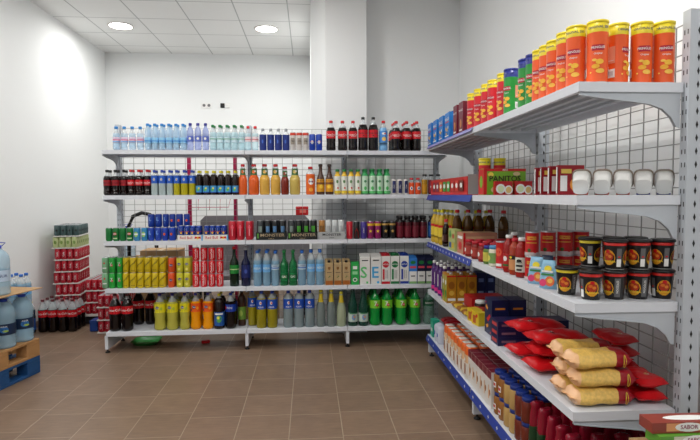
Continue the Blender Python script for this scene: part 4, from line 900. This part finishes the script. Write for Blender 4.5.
k_redflat = carton('biscuit_box', .26, .2, .10, mat('box_red', (176, 24, 30), .4), (('rect', -.1, -.02, .1, .02, WHITE),), None, 0, (), 'box')
rput(k_redflat, 3.75, .245, 3, 'flat red box behind the chocolate spread jars', rz=RZ)
k_yel = carton('soup_box', .09, .06, .085, mat('box_yellow', (216, 186, 40), .4), (('rect', -.03, -.03, .01, .02, col(180, 90, 40)), ('disc', .02, .02, .012, .012, RED)), None, 0, (('rect', -.02, -.03, .02, .03, RED),), 'box')
for i in range(2): rput(k_yel, 3.30+.10*i, .06, 3, '%s yellow soup box at the shelf edge' % ['nearer', 'farther'][i], 'yellow soup boxes', rz=FR+.2)
NVB = mat('biscuit_navy', (24, 28, 74), .35)
k_nbox = carton('biscuit_box', .10, .13, .215, NVB, (('rect', -.03, .05, .03, .062, col(225, 130, 40)), ('rect', -.02, -.08, .02, -.07, col(150, 140, 170))), None, 0, (('poly', [(-.03, -.02), (.03, .02), (.045, .005), (.0, -.035)], RED), ('poly', [(-.05, .05), (-.01, .035), (.0, .05), (-.03, .07)], col(225, 150, 50)), ('poly', [(-.04, -.06), (.0, -.045), (.01, -.06), (-.02, -.075)], col(225, 150, 50)), ('disc', -.04, .08, .006, .006, RED), ('disc', .05, -.09, .006, .006, RED)), 'box')
for i in range(2): rput(k_nbox, 3.08, .095+.108*i, 3, '%s tall navy biscuit box on fourth shelf' % ['aisle side', 'wall side'][i], 'navy biscuit boxes standing', rz=RZ)
k_nlay = carton('biscuit_box', .2, .12, .045, NVB, (('rect', -.08, -.006, .0, .006, col(130, 90, 110)),), None, 0, (('rect', -.04, -.01, .04, .01, col(190, 60, 60)),), 'box')
for t in range(3):
    for i in range(2 if t < 3 else 1): rput(k_nlay, 2.88, .145+.203*i-.03, 3, 'navy biscuit box lying flat, %s, %s' % (['left', 'right'][i], ['bottom layer', 'middle layer', 'top layer'][t]), 'navy biscuit boxes lying flat', rz=RZ, dz=t*.0456)
def redbag(seed):
    RB = mat('bag_red', (204, 22, 30), .28)
    b = pillow(.27, .19, .05, RB, 18, 12, seed, wr=.005)
    T = lambda a, c, li: (a, c, .0525+.0012*li-6*(a*a+1.2*c*c)*.22)
    art = (('disc', .05, -.005, .045, .035, WHITE), ('disc', .05, -.005, .036, .026, col(215, 180, 120)), ('rect', -.09, -.03, -.02, .02, BLACK), T_('ARROZ', .022, WHITE, -.055, -.005), ('rect', -.09, .04, .0, .05, WHITE))
    return Kind('food_bag', 'bag', [('bag_body', b), ('print', MB().print(art, T), 0)])
rbs = [redbag(i) for i in range(3)]
def lay(kind, a, b, lv, dz, rz, label, grp, tx=0, ty=0):
    rput(kind, a, b, lv, label, grp, rot=(tx, ty, rz), dz=dz)
i = 0
bags = [(2.655, .15, 0, .12), (2.655, .26, .063, .0), (2.655, .15, .126, .15), (2.42, .15, .0, .1), (2.43, .17, .063, -.05), (2.43, .16, .126, .12)]
bn = ['bottom of the far pile', 'middle of the far pile', 'top of the far pile', 'bottom of the near pile', 'middle of the near pile', 'top of the near pile']
for k, (a, b, dz, rz) in enumerate(bags): lay(rbs[k % 3], a, b, 3, dz+.001, RZ+rz, 'shiny red food bag with picture, %s on fourth shelf' % bn[k], 'shiny red food bags')
PAS = mat('pasta_bag', (226, 184, 96), .3, noise=.35, scale=90); PEEL = mat('pasta_bag_end', (236, 186, 138), .3); PBR = mat('pasta_red', (150, 14, 30), .3)
def pasta(seed):
    b = pillow(.265, .115, .068, PAS, 24, 12, seed, crimp=.10, wr=.003, band=((-2, -.72, PEEL), (.38, 2, PBR)), puff=3.5)
    T = lambda a, c, li: (a, -.052+.0-.004+ .0*c, c)
    lid = MB().print((('disc', .085, .036, .006, .026, col(226, 200, 60)), ('disc', .085, .036, .003, .022, PBR)), lambda a, c, li: (a, -.0595-.0006*li+1.2*abs(c-.036)**1.4, c))
    return Kind('pasta_bag', 'bag', [('bag_body', b), ('badge', lid, 0)])
pas = [pasta(i+10) for i in range(3)]
for t in range(3):
    rput(pas[t], 2.005, .142+(0, .006, -.012)[t], 3, 'clear pasta bag with red band, %s of the front pile at the near corner' % ['bottom', 'middle', 'top'][t], 'clear pasta bags', rot=(0, 0, RZ+(0.02, -.03, .05)[t]), dz=t*.0738+.001)
    rput(pas[(t+1) % 3], 2.135, .143+(0, .008, -.008)[t], 3, 'clear pasta bag, %s of the pile behind the front pile' % ['bottom', 'middle', 'top'][t], 'clear pasta bags', rot=(0, 0, RZ+(0.05, .0, -.03)[t]), dz=t*.0738+.001)
k_rb2 = redbag(5)
def smallbag(seed):
    b = pillow(.2, .135, .045, mat('bag_red', (204, 22, 30), .28), 16, 10, seed, wr=.004)
    T = lambda a, c, li: (a, c, .0475+.0012*li-7*(a*a+1.2*c*c)*.24)
    return Kind('food_bag', 'bag', [('bag_body', b), ('print', MB().print((('disc', -.02, .0, .03, .022, WHITE), ('disc', -.02, .0, .022, .015, col(215, 180, 120)), ('rect', .02, .0, .07, .03, BLACK)), T), 0)])
sb = [smallbag(20), smallbag(21)]
for t in range(3): 
    if t < 2: rput(sb[t], 2.065, .352, 3, 'small red food bag right of the pasta bags, %s' % ['lower', 'upper'][t], 'small red bags by the post', rot=(0, 0, RZ+PI/2+.05*t), dz=t*.056+.001)
for t in range(4): rput(sb[t % 2], 2.275, .362, 3, 'small red food bag against the mesh behind pasta, %s' % ['bottom', 'second', 'third', 'top'][t], 'small red bags against the mesh', rot=(0, 0, RZ+PI/2+.05*(t % 3)), dz=t*.056+.001)
# --- bottom shelf
k_teal = carton('cleaner_box', .09, .06, .15, mat('teal_box', (40, 170, 140), .4), (('rect', -.03, -.03, .03, .0, WHITE),), None, 0, (), 'box')
rput(k_teal, 4.53, .05, 4, 'teal box at the far end of the bottom shelf', rz=FR)
k_wbag = Kind('sugar_bag', 'bag', [('bag_body', MB().lathe([(.04, 0), (.043, .01), (.043, .12), (.038, .135), (.012, .15)], mat('pale_lilac_bag', (200, 205, 220), .4), 12, sq=3)), ('print', MB().print((('disc', 0, .07, .02, .02, col(70, 90, 180)),), onCyl(.0445)), 0)])
for i in range(2): rput(k_wbag, 4.40-.095*i, .06, 4, '%s white bag at the far end of the bottom shelf' % ['farther', 'nearer'][i], 'white bags on bottom shelf', rz=FR)
k_redpk = Kind('food_packet', 'packet', [('packet_body', pillow(.16, .1, .05, mat('packet_red', (170, 20, 34), .3), 12, 8, 8)), ('print', MB().print((('disc', 0, 0, .02, .014, WHITE),), onTop(.051)), 0)])
for j in range(3):
    for i in range(3):
        rput(k_redpk, 4.50-.105*i, .16+.0+.0+j*.0, 4, 'red food packet, %s from far end, %s layer' % (ORD[i], ['bottom', 'middle', 'top'][j]), 'red food packets at the far end', rot=(0, 0, RZ), dz=.0535*j+.001) if 0 else None
for i in range(4):
    for j in range(2):
        for t in range(3): rput(k_redpk, 4.52-.108*i, .185+.165*j-.0, 4, 'red food packet, %s, %s stack, %s layer, bottom shelf far end' % (['farthest', 'second', 'third', 'nearest'][i], ['aisle', 'wall'][j], ['low', 'middle', 'top'][t]), 'red food packets at the far end', rot=(0, 0, RZ), dz=.0555*t+.001)
k_tst = Kind('toast_packet', 'packet', [('packet_body', MB().lathe([(.043, 0), (.046, .008), (.047, .11), (.0465, .165), (.044, .205), (.036, .22), (.016, .224)], [mat('toast_white', (222, 214, 204), .4)]*2+[mat('toast_tan', (222, 180, 140), .4), mat('toast_orange', (222, 100, 34), .35), mat('toast_orange', (222, 100, 34), .35), mat('toast_white', (222, 214, 204), .4)], 16, sq=4)),
    ('print', MB().print((('rect', -.012, -.02, .012, .05, mat('toast_brown', (170, 100, 60), .4)), ('disc', 0, .08, .014, .012, WHITE)), onFront(-.0475, 0, .05)), 0)])
for i in range(7):
    for j in range(4): rput(k_tst, 4.045-.097*i, .062+.0965*j, 4, 'orange and white toast packet, %s from far end, %s row' % (ORD[i], ORD[j]), 'orange and white toast packets', rz=FR)
MARO = mat('maroon_top', (116, 24, 44), .35)
k_mil = carton('flour_box', .075, .075, .215, mat('flour_white', (224, 220, 214), .45), (('rect', -.037, .06, .037, .107, MARO), ('rect', -.016, -.06, .0, .02, mat('toast_tan', (206, 160, 120), .4)), ('disc', .014, -.02, .01, .02, col(170, 110, 60))), None, 0, (('rect', -.037, .06, .037, .107, MARO),), 'box', top=MARO)
for i in range(6):
    for j in range(4): rput(k_mil, 3.37-.0785*i, .058+.079*j, 4, 'white box with maroon top, %s from far end, %s row' % (ORD[i], ORD[j]), 'white boxes with maroon tops', rz=FR)
k_bj = jar('legume_jar', .038, .125, (150, 96, 44), BLUELID, None, (('rect', -.02, -.02, .02, .012, WHITE), ('rect', -.016, -.012, .016, .004, mat('choc_label', (190, 60, 50), .4))))
k_bj2 = jar('bean_jar', .038, .125, (186, 150, 90), BLUELID, None, ())
k_bj3 = jar('red_bean_jar', .038, .125, (110, 40, 24), BLUELID, None, ())
for i in range(6):
    for j in range(4):
        for t in range(2):
            kk = (k_bj, k_bj, k_bj2, k_bj2, k_bj3, k_bj3)[i] if t == 0 else (k_bj, k_bj, k_bj2, k_bj2, k_bj3, k_bj3)[i]
            rput(kk, 2.88-.079*i, .055+.08*j, 4, 'legume jar with blue lid, %s from far end, %s row, %s tier' % (ORD[i], ORD[j], ['lower', 'upper'][t]), 'legume jars with blue lids', rz=FR, dz=.1255*t)
def upbag(seed):
    rnd = random.Random(seed)
    P = [(.042, 0), (.048, .02), (.050, .09), (.049, .15), (.044, .2), (.038, .235), (.04, .25), (.03, .262)]
    m = MB().lathe(P, [mat('green_label_band', (20, 60, 30), .3)]*3+[mat('maroon_bag', (140, 14, 40), .22)]*4, 14, sq=2.6, sy=.66)
    m.v = [(x+rnd.uniform(-.004, .004), y+rnd.uniform(-.004, .004), z+(rnd.uniform(-.004, .004) if z > .05 else 0)) for x, y, z in m.v]
    return Kind('food_bag', 'bag', [('bag_body', m), ('print', MB().print((('disc', 0, .10, .02, .026, WHITE), ('disc', 0, .1, .014, .018, col(90, 140, 60))), onFront(-.038)), 0)])
ub = [upbag(i) for i in range(3)]
for i in range(6):
    for j in range(4):
        if i == 5 and j == 3: continue
        rput(ub[(i+j) % 3], 2.395-.088*i, .062+.104*j, 4, 'maroon food bag with green label, %s from far end, %s row' % (ORD[i], ORD[j]), 'maroon food bags', rz=RZ)
# packs piled in front of the near end
cb = MB().box(-.17, .17, -.10, .10, 0, .55, CARD); cb.box(-.17, .17, -.03, .03, .55, .5508, mat('parcel_tape', (196, 170, 130), .3))
link('cardboard_box', cb, None, (1.34, 1.72, .0005), 0, label='tall cardboard carton below the flat food boxes near the post', category='box')
fl = [('brown', (140, 60, 48), (220, 150, 100)), ('green', (90, 150, 50), (205, 205, 180)), ('blue', (60, 110, 180), (200, 215, 230))]
for t, (nm, c, c2) in enumerate([fl[2], fl[1], fl[0]]):
    pale = mat('flat_pale_'+nm, c2, .35)
    k = carton('frozen_food_box', .34, .075, .037, mat('flat_'+nm, c, .35), (('rect', -.12, -.012, .165, .016, pale), ('disc', -.04, .002, .05, .016, WHITE), T_('SABOR', .02, BLACK if t == 0 else col(150, 60, 90), -.04, .002)), None, 0, (), 'box', top=mat('flat_'+nm, c, .35))
    tp = MB().print((('disc', -.02, 0, .09, .02, WHITE), ('disc', .09, .005, .05, .02, pale)), onTop(.037))
    k.parts.append(('top_print', tp.mesh('top_print'), 0, None))
    k.put((1.36-.012*t, 1.715-.012*(2-t), .5525+.0382*t), '%s flat food box, %s of the pile beside the right post' % ({'brown': 'reddish brown'}.get(nm, nm), ['bottom', 'middle', 'top'][t]), 'flat food boxes', rz=(-.04, .03, -.03)[t])

# ================================================================== LEFT SIDE OF THE ROOM
WOOD = mat('pallet_wood', (176, 132, 84), .75, noise=.2, scale=12); PBLUE = mat('pallet_blue', (30, 78, 130), .6, noise=.15, scale=10)
def pallet(name, wood, label, z):
    r = empty(name, (-2.213, 4.46, z), label, 'pallet', rz=math.radians(-102))     # local x towards the camera, y away from the aisle
    # local frame: x along the length, y across (to the left wall)
    for y in (.0, .125, .25, .375, .50): link('deck_board', MB().box(0, .8, -y-.10, -y, .122, .142, wood, .002), r)
    for x in (0, .33, .66): link('cross_board', MB().box(x, x+.14, -.60, 0, .100, .1215, wood, .002), r)
    for y in (0, .25, .5):
        for x in (0, .33, .66): link('block', MB().box(x, x+.14, -y-.10, -y, .0225, .0995, wood, .002), r)
        link('bottom_board', MB().box(0, .8, -y-.10, -y, .001, .022, wood, .002), r)
    return r
pallet('wooden_pallet', PBLUE, 'blue painted wooden pallet on the floor, under the plain one', 0)
pallet('wooden_pallet', WOOD, 'plain wooden pallet stacked on the blue one', .1425)
pa = math.radians(-102); pex, pey = (math.cos(pa), math.sin(pa)), (math.sin(pa), -math.cos(pa))   # along the length, and towards the wall
def PP(l, c): return (-2.213+pex[0]*l+pey[0]*c, 4.46+pex[1]*l+pey[1]*c)
def jug(nm, art):
    H = .375
    P = [(.070, 0), (.079, .01)]
    for i in range(8): z = .02+.17*i/8; P += [(.080, z+.004), (.0755, z+.014)]
    P += [(.079, .2), (.080, .26), (.074, .295), (.055, .325), (.033, .345), (.026, .352), (.026, .366)]
    b = MB().lathe(P, JUG, 22)
    c = MB().lathe([(.028, .352), (.029, .356), (.029, .372), (.026, .375)], mat('jug_cap', (30, 70, 190), .35), 14)
    h = MB().tube([(-.029, 0, .368), (-.05, -.01, .392), (.0, -.014, .40), (.05, -.01, .392), (.029, 0, .368)], .004, mat('jug_cap', (30, 70, 190), .35))
    l = MB().lathe([(.0805, .105), (.0805, .19)], mat(*nm), 22, close=False)
    p = MB().print(art, onCyl(.0808, 0, .147))
    return Kind('water_jug', 'water jug', [('jug_body', b), ('cap', c), ('handle', h, 1), ('label', l), ('print', p, 3)])
k_jug = jug(('jug_label_dark', (24, 44, 74), .4), (('disc', .0, 0, .03, .024, col(40, 110, 180)), ('disc', .01, -.01, .02, .008, col(160, 190, 60)), T_('AGUA', .016, WHITE, 0, .024)))
k_jug2 = jug(('jug_label_white', (190, 210, 230), .4), (T_('AGUA', .03, BLUEB, 0, 0), ('disc', -.055, .0, .018, .024, col(60, 140, 210))))
for i in range(4):
    for j in range(3):
        x, y = PP(.082+.19*i, .082+.19*j)
        k_jug.put((x, y, .2862), 'blue water jug on pallet, %s from far end, %s row from aisle' % (ORD[i], ORD[j]), 'water jugs on the wooden pallet', rz=.7+random.uniform(-.2, .2))
x, y = PP(.0, 0)
cs = MB().box(-.03, .8, -.60, .02, 0, .006, CARD)
link('cardboard_sheet', cs, None, (x, y, .2862+.405), pa, label='thin cardboard sheet lying across the water jugs', category='cardboard')
for i in range(2):
    for j in range(3):
        x, y = PP(.30+.19*i, .09+.19*j)
        k_jug2.put((x, y, .2862+.4125), 'water jug on cardboard sheet, %s, %s row from aisle' % (['farther', 'nearer'][i], ORD[j]), 'water jugs on the cardboard sheet', rz=.75)
# water bottles by the left wall, two layers
for t in range(2):
    for i in range(4):
        for j in range(2):
            k_w15.put((-2.935+.089*i, 5.08+.089*j, .0615+.331*t), 'water bottle by left wall, %s layer, %s from wall, %s row' % (['bottom', 'top'][t], ORD[i], ['front', 'second'][j]), 'water bottles by the left wall', rz=random.uniform(-.3, .3))
link('wooden_board', MB().box(-.19, .19, -.11, .11, 0, .06, WOOD), None, (-2.80, 5.125, .0005), 0, label='low wooden board under the water bottles by the left wall', category='board')
# cola bottles on the floor
k_cola2b = bottle('cola_bottle', .0495, .345, COLA, mat('dark_red_cap', (90, 20, 30), .4), CRED, (.50, .72), 'pet', fill=.74, art=(T_('Coca-Cola', .03, WHITE),), waist=.05)
for j in range(3):
    for i in range(4):
        k_cola2b.put((-2.835+.101*i, 5.80+.101*j, .001), 'large cola bottle on the floor, %s from left, %s row' % (ORD[i], ORD[j]), 'cola bottles on the floor', rz=random.uniform(-.4, .4))
k_teaf = bottle('iced_tea_bottle', .042, .33, mat('tea_blue_dark', (30, 44, 60), .15), mat('yellow_cap', (215, 205, 40), .4), mat('tea_label_blue', (36, 90, 170), .35), (.1, .5), 'straight', fill=.8)
for i in range(2): k_teaf.put((-2.94+.0*i, 5.68+.088*i, .001), '%s dark bottle with yellow cap on the floor by the left wall' % ['nearer', 'farther'][i], 'yellow-capped bottles on the floor')
# can packs
def packk(nm, c, c2, art, nx=4, ny=7, full=False):
    r = .033; W, D = nx*2*r, ny*2*r
    base = MB().box(-W/2-.004, W/2+.004, -D/2-.004, D/2+.004, 0, .010, PAPER); 
    cm_ = MB().lathe([(r*.82, .0105), (r*.985, .019), (r*.985, .120), (r*.84, .129)], mat(nm, c, .32), 14)
    cm_.lathe([(r*.8, .129), (r*.84, .1305)], SILVER, 14)
    cm_.print(art, onCyl(r*.985, 0, .07)); cm_.print(art, onCyl(r*.985, PI/2, .07))
    wrap = MB(); 
    return base, cm_, [((i-(nx-1)/2)*2*r, (j-(ny-1)/2)*2*r) for j in range(ny) for i in range(nx) if full or i in (0, nx-1) or j in (0, ny-1)]
def pack(nm, c, c2, art, loc, rz, label, grp, full=False):
    key = (nm, full)
    if key not in packs:
        b, cmm, pos_ = packk(nm, c, c2, art, full=full); packs[key] = (b.mesh('tray_base'), cmm.mesh('can'), pos_)
    bm_, cmm, pos_ = packs[key]
    e = empty('can_pack', loc, label, 'drink pack', grp, rz)
    for n, me, p in [('tray_base', bm_, (0, 0, 0))]+[('can', cmm, (*p, 0)) for p in pos_]:
        o = bpy.data.objects.new(n, me); C.objects.link(o); o.parent = e; o.location = p
packs = {}
RC = ('pack_red', (176, 22, 42), None, (T_('Cola', .026, WHITE, 0, 0, PI/2), ('rect', .014, -.04, .018, .04, col(220, 120, 130))))
GC = ('pack_green_grey', (70, 92, 92), None, (('disc', 0, 0, .012, .012, BLACK),))
YC = ('pack_pale_yellow', (186, 196, 140), None, (('disc', 0, 0, .014, .02, col(110, 140, 60)),))
SX, SY, SR = -2.775, 6.40, .13
names8 = ['bottom', 'second', 'third', 'fourth', 'fifth', 'sixth']
for t in range(8):
    sp = RC if t < 6 else (YC if t == 6 else GC)
    lab = 'red shrink-wrapped can pack in the tall stack by the left wall, %s from the floor' % ORD[t] if t < 6 else ('pale yellow can pack, second from the top of the tall stack' if t == 6 else 'dark grey can pack on top of the tall stack')
    pack(*sp, (SX+.006*((t*7) % 3-1), SY, .045+.1345*t), SR+.03*((t*5) % 3-1), lab, 'red can packs of the tall stack' if t < 6 else None, t == 7)
pal = MB().box(-.19, .19, -.24, .24, 0, .044, WOOD)
link('wooden_board', pal, None, (SX, SY, .0005), SR, label='low wooden board under the tall stack of can packs', category='board')
# short stack on a white board
S2X, S2Y = -2.415, 6.36
b2 = empty('pallet', (S2X, S2Y, 0), 'small dark pallet with a white board top under the short stack', 'pallet', rz=.06)
link('board_top', MB().box(-.16, .17, -.25, .25, .085, .1, PAPER), b2)
for x in (-.14, .1): link('runner', MB().box(x, x+.05, -.24, .24, .0005, .0845, mat('runner_dark', (40, 40, 44), .6)), b2)
for t in range(3): pack(*RC, (S2X+.004*t, S2Y-.01, .1005+.1345*t), .06+.03*(t % 2), 'red can pack in the short stack beside the rack, %s' % ['bottom', 'middle', 'top'][t], 'red can packs of the short stack', t == 2)
bb = MB().box(-.06, .06, -.1, .1, 0, .085, mat('crate_blue', (24, 60, 130), .5))
for t in range(3): pack(*RC, (-2.10, 5.90, .001+.1345*t), .03, 'red can pack on the floor behind the rack foot, %s' % ['bottom', 'middle', 'top'][t], 'red can packs behind the rack', t == 2)
link('storage_crate', MB().box(-.04, .04, -.07, .07, 0, .12, mat('crate_blue', (24, 60, 130), .5), .006), None, (-2.30, 5.82, .001), 0, label='small blue crate on the floor between the can packs', category='crate')
# things behind the back rack
def cbox(x0, x1, y0, y1, z0, z1, lab, m=CARD):
    mb = MB().box(x0, x1, y0, y1, z0, z1, m); xm = (x0+x1)/2
    e = empty('cardboard_box', (0, 0, 0), lab, 'box')
    link('box_body', mb, e); link('tape', MB().box(xm-.025, xm+.025, y0-.0008, y1, z1, z1+.0008, mat('parcel_tape', (196, 170, 130), .3)), e)
cbox(-2.25, -1.90, 6.45, 6.80, .001, .70, 'tall cardboard box behind the left end of the rack')
k_jug2.put((-2.40+.20, 6.60, .7025), 'water jug on the cardboard box behind the rack end', rz=.2)
cbox(-1.80, -1.40, 5.75, 6.05, .001, .86, 'wide cardboard box behind the wire back of the rack')
cbox(-.76, -.35, 5.8, 6.05, .001, .62, 'low cardboard box behind the bottles of the rack')
GREYF = mat('bench_grey', (128, 126, 130), .7)
bn_ = empty('grey_bench', (-.5, 6.75, 0), 'grey rounded bench back behind the rack', 'bench')
link('backrest', MB().prism([(-.86, .5), (.50, .5), (.50, 1.13), (.44, 1.19), (-.80, 1.19), (-.86, 1.13)], 'y', -.03, .03, GREYF), bn_)
link('seat', MB().box(-.86, .5, -.45, -.031, .42, .5, GREYF, .01), bn_)
for x in (-.8, .44):
    for y in (-.40, -.08): link('leg', MB().box(x-.02, x+.02, y-.02, y+.02, .001, .4195, BLACK), bn_)
MAG = mat('magenta_metal', (168, 20, 74), .4)
ds = empty('display_stand', (-1.06, 5.95, 0), 'magenta metal display stand with wire shelf behind the rack', 'display stand')
for x in (-.255, .245):
    link('pole', MB().box(x-.02, x+.02, -.015, .015, .02, 1.93, MAG), ds)
    link('foot', MB().box(x-.02, x+.02, -.14, .14, .001, .02, MAG), ds)
link('cross_bar', MB().box(-.235, .225, -.01, .01, 1.91, 1.93, MAG), ds)
wb = MB(); WR = .004
wb.tube([(-.23, -.02, 1.42), (-.23, -.2, 1.42), (-.22, -.22, 1.32), (.2, -.22, 1.32), (.22, -.2, 1.42), (.22, -.02, 1.42)], WR, mat('red_wire', (196, 90, 110), .4))
for x in (-.12, 0, .11): wb.tube([(x, -.02, 1.42), (x, -.2, 1.41), (x, -.222, 1.29)], WR, mat('red_wire', (196, 90, 110), .4))
wb.tube([(-.23, -.02, 1.42), (.22, -.02, 1.42)], WR, mat('red_wire', (196, 90, 110), .4))
link('wire_basket', wb, ds)
rp = empty('red_package', (-.09, 6.75, 1.1915), 'red package on top of the grey bench back', 'package')
link('package_body', MB().box(-.08, .08, -.028, .028, 0, .11, mat('package_red', (190, 24, 30), .4), .006), rp); link('sticker', MB().box(-.03, .05, -.0292, -.0285, .03, .08, col(226, 120, 110)), rp)
hs = MB().tube([(.30, 0, .0), (.31, 0, .8), (.29, 0, 1.12), (.24, 0, 1.21), (.15, 0, 1.23), (.05, 0, 1.19), (.0, 0, 1.08), (.0, 0, .02)], .022, RUBBER, 10)
link('rubber_hose', hs, None, (-2.06, 6.2, .02), 0, label='thick black arched hose behind the left end of the rack', category='hose')
# under the back rack
link('green_tray', MB().lathe([(.10, 0), (.13, .03), (.136, .032), (.125, .028), (.095, .004)], mat('green_tray_plastic', (30, 150, 60), .4), 20, sq=4), None, (-1.60, 5.26, .001), 0, label='shallow green plastic tray on the floor under the rack', category='tray')
link('red_scrap', MB().box(-.04, .04, -.02, .02, 0, .03, RED, .006), None, (-1.02, 5.2, .001), .4, label='small red scrap on the floor under the rack', category='scrap')

# round things that stand too close: make them a touch slimmer rather than let them cut into each other
slim = [1.]*len(PLACED)
for i in range(len(PLACED)):
    ri, (xi, yi, zi), Ri, hi = PLACED[i]
    for j in range(i+1, len(PLACED)):
        rj, (xj, yj, zj), Rj, hj = PLACED[j]
        if abs(xi-xj) > .13 or abs(yi-yj) > .13 or zi+hi < zj or zj+hj < zi: continue
        d = math.hypot(xi-xj, yi-yj)-.0008
        if d < Ri+Rj:
            k = max(.8, d/(Ri+Rj)); slim[i] = min(slim[i], k); slim[j] = min(slim[j], k)
for (r, *_), k in zip(PLACED, slim):
    if k < 1: r.scale = (k, k, 1)
